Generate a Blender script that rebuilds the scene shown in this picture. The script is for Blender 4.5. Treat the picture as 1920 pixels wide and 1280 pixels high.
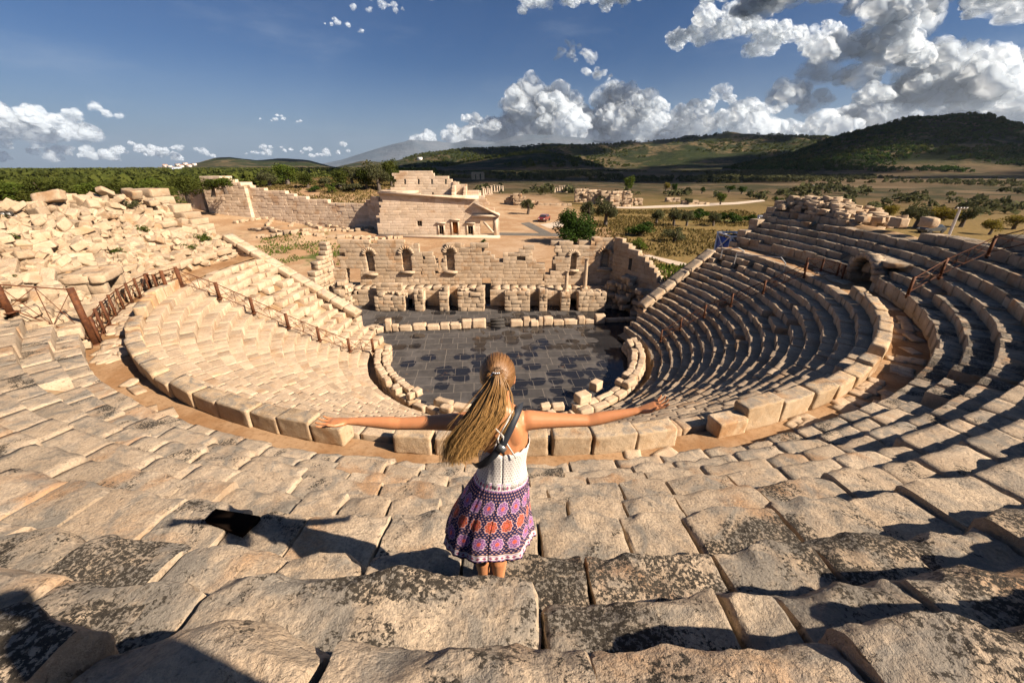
import bpy, bmesh, math, random
import numpy as np
from mathutils import Vector, Matrix
R = math.radians
for o in list(bpy.data.objects): bpy.data.objects.remove(o)
sc = bpy.context.scene
C = sc.collection

# ------------------------------------------------------------------ camera
CAMZ = 11.6
F, PITCH = 750.0, math.atan(328/750)
cd = bpy.data.cameras.new("camera"); cam = bpy.data.objects.new("camera", cd); C.objects.link(cam)
cam.location = (0, 0, CAMZ); cam.rotation_euler = (math.pi/2-PITCH, 0, 0)
cd.sensor_width = 36; cd.lens = 36*F/1920; cd.clip_start = 0.05; cd.clip_end = 60000
sc.camera = cam
sc.render.resolution_x = 1024; sc.render.resolution_y = 682
sc.view_settings.view_transform = 'Standard'; sc.view_settings.look = 'None'
sc.view_settings.exposure = 1.25; sc.view_settings.gamma = 1
sc.render.engine = 'CYCLES'
sc.cycles.use_adaptive_sampling = True; sc.cycles.adaptive_threshold = 0.02
sc.cycles.use_denoising = True
sc.cycles.max_bounces = 5; sc.cycles.diffuse_bounces = 1; sc.cycles.glossy_bounces = 2
sc.cycles.transparent_max_bounces = 28; sc.cycles.volume_bounces = 0

# ------------------------------------------------------------------ sun and sky
SUN_AZ, SUN_EL = R(113), R(36.8)          # azimuth clockwise from +Y
sd = bpy.data.lights.new("sun", 'SUN'); sun = bpy.data.objects.new("sun", sd); C.objects.link(sun)
sd.energy = 5.0; sd.angle = R(0.55); sd.color = (1.0, 0.85, 0.68)
tosun = Vector((math.sin(SUN_AZ)*math.cos(SUN_EL), math.cos(SUN_AZ)*math.cos(SUN_EL), math.sin(SUN_EL)))
sun.rotation_euler = tosun.to_track_quat('Z', 'Y').to_euler(); sun.location = (40, -20, 60)

class NT:
    """small helper to wire node trees"""
    def __init__(s, tree): s.t = tree; tree.nodes.clear()
    def n(s, typ, **kw):
        nd = s.t.nodes.new(typ)
        for k, v in kw.items():
            if k == 'inp':
                for a, b in v.items():
                    if isinstance(b, bpy.types.NodeSocket): s.t.links.new(b, nd.inputs[a])
                    else: nd.inputs[a].default_value = b
            else: setattr(nd, k, v)
        return nd
    def m(s, op, a, b=None, c=None, clamp=False):
        nd = s.t.nodes.new('ShaderNodeMath'); nd.operation = op; nd.use_clamp = clamp
        for i, x in enumerate((a, b, c)):
            if x is None: continue
            if isinstance(x, bpy.types.NodeSocket): s.t.links.new(x, nd.inputs[i])
            else: nd.inputs[i].default_value = x
        return nd.outputs[0]
    def vm(s, op, a, b=None):
        nd = s.t.nodes.new('ShaderNodeVectorMath'); nd.operation = op
        for i, x in enumerate((a, b)):
            if x is None: continue
            if isinstance(x, bpy.types.NodeSocket): s.t.links.new(x, nd.inputs[i])
            elif isinstance(x, (int, float)): nd.inputs[3].default_value = x
            else: nd.inputs[i].default_value = x
        return nd.outputs[0]
    def mix(s, f, a, b, mode='MIX'):
        nd = s.t.nodes.new('ShaderNodeMix'); nd.data_type = 'RGBA'; nd.blend_type = mode; nd.clamp_factor = True
        for i, x in ((0, f), (6, a), (7, b)):
            if isinstance(x, bpy.types.NodeSocket): s.t.links.new(x, nd.inputs[i])
            elif isinstance(x, (int, float)): nd.inputs[i].default_value = x
            else: nd.inputs[i].default_value = (*x, 1) if len(x) == 3 else x
        return nd.outputs[2]
    def ss(s, x, lo, hi, a=0.0, b=1.0):
        nd = s.t.nodes.new('ShaderNodeMapRange'); nd.interpolation_type = 'SMOOTHSTEP'
        s.t.links.new(x, nd.inputs[0])
        for i, v in ((1, lo), (2, hi), (3, a), (4, b)):
            if isinstance(v, bpy.types.NodeSocket): s.t.links.new(v, nd.inputs[i])
            else: nd.inputs[i].default_value = v
        return nd.outputs[0]
    def noise(s, vec, scale, detail=4, rough=0.55, dist=0.0, out=0):
        nd = s.t.nodes.new('ShaderNodeTexNoise'); s.t.links.new(vec, nd.inputs['Vector'])
        nd.inputs['Scale'].default_value = scale; nd.inputs['Detail'].default_value = detail
        nd.inputs['Roughness'].default_value = rough; nd.inputs['Distortion'].default_value = dist
        return nd.outputs[out]

def make_world():
    w = bpy.data.worlds.new("World"); sc.world = w; w.use_nodes = True
    g = NT(w.node_tree)
    sky = g.n('ShaderNodeTexSky', sky_type='NISHITA', sun_disc=False, sun_elevation=SUN_EL, sun_rotation=SUN_AZ,
              altitude=50, air_density=1.0, dust_density=0.6, ozone_density=2.5)
    tc = g.n('ShaderNodeTexCoord').outputs['Generated']
    xyz = g.n('ShaderNodeSeparateXYZ', inp={0: tc}).outputs
    az = g.m('MULTIPLY', g.m('ARCTAN2', xyz[0], xyz[1]), 57.2958)
    hyp = g.m('SQRT', g.m('ADD', g.m('MULTIPLY', xyz[0], xyz[0]), g.m('MULTIPLY', xyz[1], xyz[1])))
    el = g.m('MULTIPLY', g.m('ARCTAN2', xyz[2], hyp), 57.2958)
    P = g.n('ShaderNodeCombineXYZ', inp={0: az, 1: g.m('MULTIPLY', el, 1.25)}).outputs[0]
    # thin veils high up
    veil = g.m('MULTIPLY', g.ss(g.noise(g.vm('MULTIPLY', P, (0.05, 0.16, 1)), 1.0, 7, 0.62), 0.5, 0.8), 0.22)
    hazy = g.ss(el, -1.0, 12.0, 0.70, 0.0)
    skyc = g.mix(1.0, sky.outputs[0], (0.42, 0.64, 0.95), 'MULTIPLY')
    skyc = g.n('ShaderNodeVectorMath', operation='SCALE', inp={0: skyc, 3: SKY_K}).outputs[0]
    skyc = g.mix(hazy, skyc, (.155, .198, .255))
    skyc = g.mix(veil, skyc, (.25, .28, .32))
    col = skyc
    bg = g.n('ShaderNodeBackground', inp={0: col, 1: 1.0})
    col2 = g.n('ShaderNodeVectorMath', operation='SCALE', inp={0: col, 3: 10.0}).outputs[0]
    bg.inputs[1].default_value = 0.1
    g.t.links.new(col2, bg.inputs[0])
    out = g.n('ShaderNodeOutputWorld', inp={0: bg.outputs[0]})
    w.cycles.sampling_method = 'MANUAL'; w.cycles.sample_map_resolution = 256
SKY_K = 0.030
make_world()

# ------------------------------------------------------------------ numpy noise
def _h(i, j, k, s):
    n = (i*374761393 + j*668265263 + k*2147483647 + s*1274126177) & 0xffffffff
    n = ((n ^ (n >> 13))*1274126177) & 0xffffffff
    return ((n ^ (n >> 16)) & 0xffff)/65535.0*2-1
def vnoise(p, s=0):
    p = np.asarray(p, float); i = np.floor(p).astype(np.int64); f = p-i; f = f*f*(3-2*f)
    r = 0
    for a in (0, 1):
        for b in (0, 1):
            for c in (0, 1):
                w = (f[..., 0] if a else 1-f[..., 0])*(f[..., 1] if b else 1-f[..., 1])*(f[..., 2] if c else 1-f[..., 2])
                r = r + w*_h(i[..., 0]+a, i[..., 1]+b, i[..., 2]+c, s)
    return r
def fbm(p, o=4, s=0):
    p = np.asarray(p, float); r = 0; a = 1; t = 0
    for q in range(o):
        r = r+a*vnoise(p*(2**q)+17.3*q, s+q); t += a; a *= .5
    return r/t

# ------------------------------------------------------------------ meshes and objects
def mesh_obj(name, V, Fc, mats, parent=None, mi=None, tone=None, smooth=False, loc=None, link=True):
    me = bpy.data.meshes.new(name)
    V = np.asarray(V, float)
    if isinstance(Fc, np.ndarray):
        k = Fc.shape[1]; me.vertices.add(len(V)); me.vertices.foreach_set('co', V.ravel())
        me.loops.add(Fc.size); me.loops.foreach_set('vertex_index', Fc.ravel().astype(np.int32))
        me.polygons.add(len(Fc)); me.polygons.foreach_set('loop_start', (np.arange(len(Fc))*k).astype(np.int32))
        me.polygons.foreach_set('loop_total', np.full(len(Fc), k, np.int32)); me.update(calc_edges=True)
    else:
        me.from_pydata([tuple(v) for v in V], [], Fc)
    if not isinstance(mats, (list, tuple)): mats = [mats]
    for m in mats: me.materials.append(m)
    if mi is not None: me.polygons.foreach_set('material_index', np.asarray(mi, np.int32))
    if tone is not None:
        at = me.attributes.new('tone', 'FLOAT_COLOR', 'POINT'); at.data.foreach_set('color', np.asarray(tone, np.float32).ravel())
    if smooth: me.polygons.foreach_set('use_smooth', np.ones(len(me.polygons), bool))
    if smooth == 'angle': me.set_sharp_from_angle(angle=R(24))
    me.validate(); me.update()
    o = bpy.data.objects.new(name, me)
    if link: C.objects.link(o)
    if parent is not None: o.parent = parent
    if loc is not None: o.location = loc
    return o
def tag(o, label=None, cat=None, group=None, kind=None):
    if label: o['label'] = label
    if cat: o['category'] = cat
    if group: o['group'] = group
    if kind: o['kind'] = kind
    return o
def empty(name, label, cat, loc=(0, 0, 0), group=None, rz=0):
    o = bpy.data.objects.new(name, None); C.objects.link(o); o.location = loc; o.rotation_euler = (0, 0, rz); o.empty_display_size = .2
    return tag(o, label, cat, group)
class MB:
    """collects pieces into one mesh; every piece carries a tone (shade, lichen, warmth)"""
    def __init__(s, base=(0, 0, 0)): s.V = []; s.F = []; s.T = []; s.M = []; s.n = 0; s.base = np.array(base, float)
    def add(s, V, Fq, tone=(.5, .3, .3), mi=0):
        V = np.asarray(V, float); s.V.append(V-s.base); s.F.extend([tuple(int(i)+s.n for i in f) for f in Fq] if not isinstance(Fq, np.ndarray) else [tuple(f) for f in (Fq+s.n).tolist()])
        s.T.append(np.tile(np.array([*tone, 1.0]), (len(V), 1))); s.M += [mi]*len(Fq); s.n += len(V)
    def box(s, c, size, rz=0, tone=(.5, .3, .3), mi=0, tilt=(0, 0)):
        hx, hy, hz = np.array(size)/2
        V = np.array([(x, y, z) for z in (-hz, hz) for y in (-hy, hy) for x in (-hx, hx)])
        V = V @ np.array(Matrix.Rotation(rz, 3, 'Z') @ Matrix.Rotation(tilt[0], 3, 'X') @ Matrix.Rotation(tilt[1], 3, 'Y')).T + np.array(c)
        s.add(V, [(0, 2, 3, 1), (4, 5, 7, 6), (0, 1, 5, 4), (2, 6, 7, 3), (0, 4, 6, 2), (1, 3, 7, 5)], tone, mi)
    def tube(s, a, b, r0, r1=None, n=8, tone=(.5, .3, .3), mi=0):
        r1 = r0 if r1 is None else r1; a = Vector(a); b = Vector(b); d = (b-a).normalized()
        u = d.orthogonal().normalized(); w = d.cross(u)
        V = [a+(u*math.cos(t)+w*math.sin(t))*r0 for t in np.linspace(0, 2*math.pi, n, False)] + [b+(u*math.cos(t)+w*math.sin(t))*r1 for t in np.linspace(0, 2*math.pi, n, False)]
        Fq = [(i, (i+1) % n, n+(i+1) % n, n+i) for i in range(n)]+[tuple(range(n))[::-1], tuple(range(n, 2*n))]
        s.add(np.array([tuple(v) for v in V]), Fq, tone, mi)
    def prism(s, poly, z0, z1, tone=(.5, .3, .3), mi=0, M=None):
        n = len(poly); V = np.array([(x, y, z0) for x, y in poly]+[(x, y, z1) for x, y in poly])
        if M is not None: V = V @ np.array(M.to_3x3()).T + np.array(M.translation)
        s.add(V, [(i, (i+1) % n, n+(i+1) % n, n+i) for i in range(n)]+[tuple(range(n))[::-1], tuple(range(n, 2*n))], tone, mi)
    def obj(s, name, mats, parent=None, smooth=False):
        if not s.V: return None
        Fn = s.F
        if Fn and all(len(f) == len(Fn[0]) for f in Fn): Fn = np.array(Fn)
        o = mesh_obj(name, np.concatenate(s.V), Fn, mats, parent, s.M, np.concatenate(s.T), smooth)
        if parent is None: o.location = tuple(s.base)
        return o
_lat = {}
def lattice(xs, ys, zs):
    key = (tuple(xs), tuple(ys), tuple(zs))
    if key in _lat: return _lat[key]
    idx = {}; V = []; Fq = []; nx, ny, nz = len(xs), len(ys), len(zs)
    def g(i, j, k):
        if (i, j, k) not in idx: idx[(i, j, k)] = len(V); V.append((xs[i], ys[j], zs[k]))
        return idx[(i, j, k)]
    for i in range(nx-1):
        for j in range(ny-1):
            Fq.append((g(i, j, 0), g(i, j+1, 0), g(i+1, j+1, 0), g(i+1, j, 0))); Fq.append((g(i, j, nz-1), g(i+1, j, nz-1), g(i+1, j+1, nz-1), g(i, j+1, nz-1)))
    for i in range(nx-1):
        for k in range(nz-1):
            Fq.append((g(i, 0, k), g(i+1, 0, k), g(i+1, 0, k+1), g(i, 0, k+1))); Fq.append((g(i, ny-1, k), g(i, ny-1, k+1), g(i+1, ny-1, k+1), g(i+1, ny-1, k)))
    for j in range(ny-1):
        for k in range(nz-1):
            Fq.append((g(0, j, k), g(0, j, k+1), g(0, j+1, k+1), g(0, j+1, k))); Fq.append((g(nx-1, j, k), g(nx-1, j+1, k), g(nx-1, j+1, k+1), g(nx-1, j, k+1)))
    _lat[key] = (np.array(V), np.array(Fq)); return _lat[key]
def axis(n, e=.07):
    if n <= 1: return (-1., 1.)
    if n == 3: return (-1., -1+e, 1-e, 1.)
    t = np.linspace(-1, 1, n+1); return tuple(np.round(np.sign(t)*np.abs(t)**.85, 4))
def stone(size, n, seed, chip=.05, rough=.01, freq=2.2, r0=.012):
    """a worn block: edges broken away by noise, faces roughened"""
    L, Fq = lattice(*[axis(k) for k in n]); size = np.array(size, float); half = size/2; q = L*half
    off = np.array([seed*3.17 % 91, seed*1.73 % 57, seed*.91 % 73])
    nz = fbm(q*freq+off, 3 if max(n) > 8 else 2, seed & 1023); rr = r0+chip*np.clip(nz+.28, 0, 1)**1.4*2.2
    rr = np.minimum(rr, half.min()*.8)[:, None]
    c = np.clip(q, -(half-rr), half-rr); d = q-c; ln = np.linalg.norm(d, axis=1, keepdims=True)+1e-9; dn = d/ln
    p = c+dn*rr
    if rough: p += dn*(rough*fbm(q*freq*2.6+off+9, 4 if max(n) > 8 else 2, 7))[:, None]
    return p, Fq
def crack(P, seed, amt):
    """break corners and edges away along flat fracture faces"""
    q = np.random.RandomState(seed); h = np.abs(P).max(0)
    for i in range(16):
        c = (q.rand(3)*2-1)*h; ax = q.randint(3); c[1] = h[1]*(-1 if q.rand() < .6 else 1); c[2] = h[2]*(1 if q.rand() < .85 else -1); n = np.sign(c)*(q.rand(3)*.9+.25)*np.array([.35, 1, 1.1]); n /= np.linalg.norm(n); c2 = c-n*amt*(.25+.9*q.rand())
        rad = np.exp(-((P-c)@np.array([1., 0, 0]))**2/(2*(.06+.16*q.rand())**2)); d = np.maximum((P-c2)@n-.004*vnoise(P*30+i, 3), 0)*rad; P = P-n*d[:, None]
    return P
def place(V, pos, rz=0, tx=0, ty=0):
    M = np.array(Matrix.Rotation(rz, 3, 'Z') @ Matrix.Rotation(tx, 3, 'X') @ Matrix.Rotation(ty, 3, 'Y')); return V @ M.T+np.array(pos)

# pixel of the photograph -> point of the world on the plane y = Y or z = Z
def ray(u, v):
    y = 640-v; return np.array([(u-960), F*math.cos(PITCH)+y*math.sin(PITCH), -F*math.sin(PITCH)+y*math.cos(PITCH)])
def atY(u, v, Y): d = ray(u, v); t = Y/d[1]; return d[0]*t, Y, CAMZ+d[2]*t
def atZ(u, v, Z): d = ray(u, v); t = (Z-CAMZ)/d[2]; return d[0]*t, d[1]*t, Z
rnd = random.Random(7)

# ------------------------------------------------------------------ materials
def pmat(name): 
    m = bpy.data.materials.new(name); m.use_nodes = True; return m, NT(m.node_tree)
def finish(g, col, rough=.85, bump=None, bs=.4, bd=.02, spec=.3, extra=None):
    b = g.n('ShaderNodeBsdfPrincipled')
    for k, v in (('Base Color', col), ('Roughness', rough)):
        if isinstance(v, bpy.types.NodeSocket): g.t.links.new(v, b.inputs[k])
        else: b.inputs[k].default_value = (*v, 1) if isinstance(v, tuple) and len(v) == 3 else v
    b.inputs['Specular IOR Level'].default_value = spec
    for k, v in (extra or {}).items():
        if isinstance(v, bpy.types.NodeSocket): g.t.links.new(v, b.inputs[k])
        else: b.inputs[k].default_value = v
    if bump is not None:
        bn = g.n('ShaderNodeBump', inp={'Strength': bs, 'Distance': bd, 'Height': bump}); g.t.links.new(bn.outputs[0], b.inputs['Normal'])
    g.n('ShaderNodeOutputMaterial', inp={0: b.outputs[0]})
def stone_mat(name, pale, tan, grey, lichen=1.0, greyk=.5, orange=.5, bs=.6, bd=.02, fine=1.0, courses=None, dirt=None):
    m, g = pmat(name)
    pos = g.n('ShaderNodeNewGeometry').outputs['Position']; nrm = g.n('ShaderNodeNewGeometry').outputs['Normal']
    at = g.n('ShaderNodeAttribute', attribute_name='tone'); sep = g.n('ShaderNodeSeparateColor', inp={0: at.outputs['Color']}).outputs
    up = g.ss(g.n('ShaderNodeSeparateXYZ', inp={0: nrm}).outputs[2], .3, .85)
    nA = g.noise(pos, 1.1*fine, 7, .62); nB = g.noise(pos, 7.0*fine, 7, .68); nC = g.noise(pos, 46*fine, 5, .65); nD = g.noise(pos, 2.6*fine, 6, .6, 1.0)
    col = g.mix(g.ss(g.m('ADD', g.m('MULTIPLY', nA, .6), g.m('MULTIPLY', nB, .4)), .36, .64), pale, tan)
    gm = g.m('MULTIPLY', g.ss(g.m('ADD', nD, g.m('MULTIPLY', g.m('SUBTRACT', sep[1], .5), .18)), .40, .66), g.m('ADD', g.m('MULTIPLY', up, greyk), .12*greyk))
    col = g.mix(gm, col, grey)
    om = g.m('MULTIPLY', g.ss(g.m('ADD', g.noise(pos, .9*fine, 5, .6, .6), g.m('MULTIPLY', sep[2], .12)), .60, .74), orange)
    col = g.mix(om, col, (.34, .17, .065))
    # speckled grey variation
    col = g.mix(g.m('MULTIPLY', g.ss(nC, .44, .60), g.m('ADD', g.m('MULTIPLY', up, .30), .16)), col, g.mix(.6, grey, (.09, .075, .06)))
    pit = g.ss(g.noise(pos, 17*fine, 5, .7, .8), .60, .67); col = g.mix(g.m('MULTIPLY', pit, .45), col, (.11, .08, .055))
    # black lichen in patches
    cl = g.ss(g.m('ADD', g.noise(pos, 1.5*fine, 5, .6, .5), g.m('MULTIPLY', g.m('SUBTRACT', sep[1], .5), .34)), .47, .66)
    sp = g.ss(g.m('ADD', g.noise(pos, 38*fine, 7, .74, .2), g.m('MULTIPLY', cl, .17)), .615, .655)
    lm = g.m('MULTIPLY', g.m('MULTIPLY', sp, g.ss(cl, .02, .5)), g.m('MULTIPLY', g.m('ADD', g.m('MULTIPLY', up, .8), .2), lichen))
    col = g.mix(lm, col, (.045, .038, .03))
    wh = g.ss(g.noise(pos, 6.5*fine, 6, .7, 1.2), .585, .66); col = g.mix(g.m('MULTIPLY', wh, .40), col, tuple(min(.62, k*1.16) for k in pale))
    val = g.m('ADD', g.m('MULTIPLY', sep[0], .5), .75)
    hs = g.n('ShaderNodeHueSaturation', inp={'Saturation': 1.0, 'Value': val, 'Color': col})
    col = hs.outputs[0]
    h = g.m('SUBTRACT', g.m('ADD', g.m('MULTIPLY', nB, 1.1), g.m('MULTIPLY', nC, .5)), g.m('MULTIPLY', pit, .35))
    h = g.m('ADD', h, g.m('MULTIPLY', g.noise(pos, 150*fine, 3, .6), .16))
    if courses:
        br = g.n('ShaderNodeTexBrick', inp={'Scale': 1.0, 'Mortar Size': courses[2], 'Mortar Smooth': .3, 'Brick Width': courses[0], 'Row Height': courses[1], 'Color1': (.4, .4, .4, 1), 'Color2': (.6, .6, .6, 1), 'Mortar': (0, 0, 0, 1)})
        px = g.n('ShaderNodeSeparateXYZ', inp={0: pos}).outputs
        g.t.links.new(g.n('ShaderNodeCombineXYZ', inp={0: g.m('ADD', px[0], g.m('MULTIPLY', px[1], .73)), 1: px[2]}).outputs[0], br.inputs['Vector'])
        col = g.mix(g.m('MULTIPLY', br.outputs['Fac'], .55), col, (.16, .11, .07))
        col = g.mix(.35, col, g.mix(1.0, col, g.n('ShaderNodeVectorMath', operation='SCALE', inp={0: br.outputs['Color'], 3: 2.0}).outputs[0], 'MULTIPLY'))
        h = g.m('SUBTRACT', h, g.m('MULTIPLY', br.outputs['Fac'], 1.2))
    finish(g, col, .92, h, bs, bd, .15)
    return m
M_UP = stone_mat('weathered_limestone', (0.488, 0.385, 0.277), (0.370, 0.277, 0.189), (0.222, 0.196, 0.163), 1.0, .95, .6, .9, .03)
M_LOW = stone_mat('clean_limestone', (0.548, 0.422, 0.296), (0.444, 0.318, 0.207), (0.311, 0.252, 0.192), .25, .45, .45, .55, .02)
M_PAR = stone_mat('parapet_limestone', (0.533, 0.407, 0.274), (0.444, 0.303, 0.174), (0.266, 0.229, 0.185), .35, .9, .7, .8, .025)
M_WALL = stone_mat('ashlar_limestone', (0.537, 0.415, 0.293), (0.424, 0.301, 0.191), (0.244, 0.216, 0.179), .25, .7, .55, .7, .02)
M_PALE = stone_mat('pale_restored_limestone', (0.612, 0.487, 0.369), (0.549, 0.416, 0.290), (0.431, 0.353, 0.275), .0, .4, .5, .4, .03, .5)
M_RUB = stone_mat('rubble_limestone', (0.466, 0.357, 0.247), (0.373, 0.269, 0.172), (0.311, 0.252, 0.192), .25, .45, .5, .8, .03)

def soil_mat(name, a, b, c, sc_=1.0, bs=.5, bd=.03):
    m, g = pmat(name); pos = g.n('ShaderNodeNewGeometry').outputs['Position']
    n1 = g.noise(pos, .8*sc_, 6, .6); n2 = g.noise(pos, 9*sc_, 6, .7); n3 = g.noise(pos, 55*sc_, 4, .6)
    col = g.mix(g.ss(n1, .38, .62), a, b); col = g.mix(g.m('MULTIPLY', g.ss(n2, .45, .7), .6), col, c)
    col = g.mix(g.m('MULTIPLY', g.ss(n3, .55, .7), .5), col, (.32, .25, .17))
    finish(g, col, .95, g.m('ADD', n2, g.m('MULTIPLY', n3, .5)), bs, bd, .1); return m
M_SOIL = soil_mat('brown_earth', (.25, .155, .08), (.36, .255, .155), (.14, .08, .042))

# ------------------------------------------------------------------ the theatre: rings about one centre
CX, CY = -0.13, 24.2
def pol(r, th): return CX+r*math.sin(th), CY-r*math.cos(th)
THL, THR = R(-99.5), R(111)
LOW = [(9.0+.48*k, .80+.33*k) for k in range(17)]
UP = [(18.45, 6.72), (18.95, 7.04), (19.50, 7.38), (20.05, 7.73), (20.65, 8.11), (21.30, 8.52), (22.05, 8.95), (22.83, 9.66), (23.33, 10.22), (24.20, 10.45), (24.90, 10.9)]
def ring_sheet(name, prof, t0, t1, mat, n=160, kind='structure', jit=0.0, parent=None):
    V = []; Fq = []; m = len(prof)
    for i in range(n+1):
        t = t0+(t1-t0)*i/n
        for r, z in prof: x, y = pol(r, t); V.append((x, y, z))
    V = np.array(V)
    if jit: V[:, 2] += jit*fbm(V*1.7, 3, 5)
    Fq = [(i*m+j, i*m+j+1, (i+1)*m+j+1, (i+1)*m+j) for i in range(n) for j in range(m-1)]
    o = mesh_obj(name, V, np.array(Fq)[:, ::-1], mat, parent, smooth=True)
    if parent is None: tag(o, kind=kind)
    return o

# floor of the orchestra and the stage, dark wet slabs
def orch_mat():
    m, g = pmat('dark_wet_paving'); pos = g.n('ShaderNodeNewGeometry').outputs['Position']
    rot = g.n('ShaderNodeVectorRotate', rotation_type='Z_AXIS', inp={'Vector': pos, 'Angle': R(-5)}).outputs[0]
    br = g.n('ShaderNodeTexBrick', inp={'Vector': rot, 'Scale': 1.0, 'Mortar Size': .022, 'Mortar Smooth': .2, 'Brick Width': 1.15, 'Row Height': .98, 'Color1': (.0, .0, .0, 1), 'Color2': (1, 1, 1, 1), 'Mortar': (0, 0, 0, 1)})
    br.offset = .37; br.offset_frequency = 2; br.squash = .85; br.squash_frequency = 3
    rv = g.n('ShaderNodeSeparateColor', inp={0: br.outputs['Color']}).outputs[0]
    n1 = g.noise(pos, 3.0, 6, .65); n0 = g.noise(pos, .16, 3, .5)
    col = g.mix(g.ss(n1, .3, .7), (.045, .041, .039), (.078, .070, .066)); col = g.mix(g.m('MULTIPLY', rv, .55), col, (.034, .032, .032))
    col = g.mix(br.outputs['Fac'], col, (.15, .13, .11))
    # damp spots, most of them in the middle and to the right
    v = g.t.nodes.new('ShaderNodeTexVoronoi'); v.inputs['Scale'].default_value = 1.0; v.inputs['Randomness'].default_value = .35
    g.t.links.new(g.vm('ADD', g.vm('MULTIPLY', rot, (1/1.15, 1/.98, 0)), (.3, .4, 0)), v.inputs['Vector'])
    px = g.n('ShaderNodeSeparateXYZ', inp={0: pos}).outputs
    area = g.m('ADD', g.ss(px[0], -7, 4, -.10, .42), g.m('MULTIPLY', g.m('SUBTRACT', n0, .5), .9))
    pick = g.m('GREATER_THAN', g.m('ADD', g.n('ShaderNodeSeparateColor', inp={0: v.outputs['Color']}).outputs[0], area), .62)
    wob = g.m('MULTIPLY', g.m('SUBTRACT', g.noise(pos, 1.6, 3, .5), .5), .42)
    spot = g.m('MULTIPLY', g.ss(g.m('ADD', v.outputs['Distance'], wob), .60, .50), pick)
    spot = g.m('MULTIPLY', spot, g.m('SUBTRACT', 1, g.m('MULTIPLY', br.outputs['Fac'], .6)))
    pond = g.ss(g.m('ADD', g.m('MULTIPLY', g.ss(px[0], 3.0, 7.5), .6), g.m('MULTIPLY', g.noise(pos, .5, 4, .6), .8)), .80, .86)
    wet = g.m('MAXIMUM', spot, g.m('MULTIPLY', pond, .9))
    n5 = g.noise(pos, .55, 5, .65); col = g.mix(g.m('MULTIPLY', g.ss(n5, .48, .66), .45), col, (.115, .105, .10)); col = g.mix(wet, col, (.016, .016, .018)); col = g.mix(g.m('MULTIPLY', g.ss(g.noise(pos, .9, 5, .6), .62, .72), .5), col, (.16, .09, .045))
    rough = g.m('SUBTRACT', .72, g.m('MULTIPLY', wet, .62))
    h = g.m('SUBTRACT', g.m('MULTIPLY', n1, g.m('SUBTRACT', .5, g.m('MULTIPLY', wet, .5))), br.outputs['Fac'])
    finish(g, col, rough, h, .35, .015, .35); return m
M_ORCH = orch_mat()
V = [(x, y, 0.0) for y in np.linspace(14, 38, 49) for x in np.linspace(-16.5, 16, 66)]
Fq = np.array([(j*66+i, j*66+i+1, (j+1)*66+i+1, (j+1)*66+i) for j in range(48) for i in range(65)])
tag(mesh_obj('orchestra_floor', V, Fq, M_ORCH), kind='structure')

# earth under the seats, walkway between lower and upper seats
def rake(r): return 6.72+(r-18.45)*.632
def rtop(th):
    return np.interp(np.degrees(th), [-99, -60, -50, 45, 58, 66, 72, 80, 95, 103, 111], [23.6, 23.8, 26, 26, 23.6, 22.6, 22.0, 21.3, 21.6, 22.4, 22.6])
def bank_z(r, th):
    r = np.asarray(r, float); th = np.asarray(th, float); d = np.degrees(th)
    z = np.interp(r, [8.45, 8.75, 8.95, 16.9, 17.1, 18.5, 18.7, 19.1], [.12, .22, .3, 5.62, 5.9, 5.96, 6.35, 6.7])
    up_ = np.minimum(rake(r)-.42, rake(rtop(th))-.42); left = np.clip((-51-d)/2, 0, 1)
    up_ = up_+left*(.12+.25*vnoise(np.stack([r*.9, th*14, r*0], -1), 3))*np.clip((r-19)/1.0, 0, 1)
    z = np.where(r > 19.1, up_, z); z = z-np.clip(r-rtop(th)-.6, 0, 30)*1.3
    hole = (((np.abs(d+66) < 1.8) | (np.abs(d-77) < 3.2)) & (r > 18.3) & (r < 20.3)); z = np.where(hole, 6.0, z)
    return np.maximum(z, .2)
def bank():
    rs = np.concatenate([[8.45, 8.75, 8.95], np.linspace(9.3, 16.9, 18), [17.1, 18, 18.3, 18.5, 18.7, 19.1], np.linspace(19.4, 30, 44)]); ts = np.linspace(THL, THR, 420); T_, R_ = np.meshgrid(ts, rs, indexing='ij'); Z = bank_z(R_, T_)+.05*vnoise(np.stack([R_*1.7, T_*30, R_*0], -1), 5)
    V = np.stack([CX+R_*np.sin(T_), CY-R_*np.cos(T_), Z], -1).reshape(-1, 3); m = len(rs); n = len(ts); Fq = np.array([(i*m+j, i*m+j+1, (i+1)*m+j+1, (i+1)*m+j) for i in range(n-1) for j in range(m-1)])
    tag(mesh_obj('earth_bank', V, Fq[:, ::-1], M_SOIL, smooth=True), kind='structure')
bank()
M_WALK = soil_mat('walkway_earth', (.25, .135, .062), (.34, .215, .12), (.15, .08, .036))
ring_sheet('walkway', [(17.2, 6.0), (17.8, 6.02), (18.2, 6.0), (18.55, 6.03)], THL, THR, M_WALK, 260, jit=.03)

seats_low = empty('lower_seating', 'curved lower bank of seventeen limestone seat rows falling to the dark paved floor', 'seating', (CX, CY, 0))
seats_up = empty('upper_seating', 'worn limestone seat rows of the upper bank beyond the walkway and the nearest loose blocks', 'seating', (CX, CY, 6))
def joints(t0, t1, r, w0, w1, seed):
    q = random.Random(seed); t = t0; out = []
    while t < t1-.02:
        w = q.uniform(w0, w1)/r; e = min(t+w, t1)
        if t1-e < .25*w0/r: e = t1
        out.append((t, e)); t = e
    return out
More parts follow.
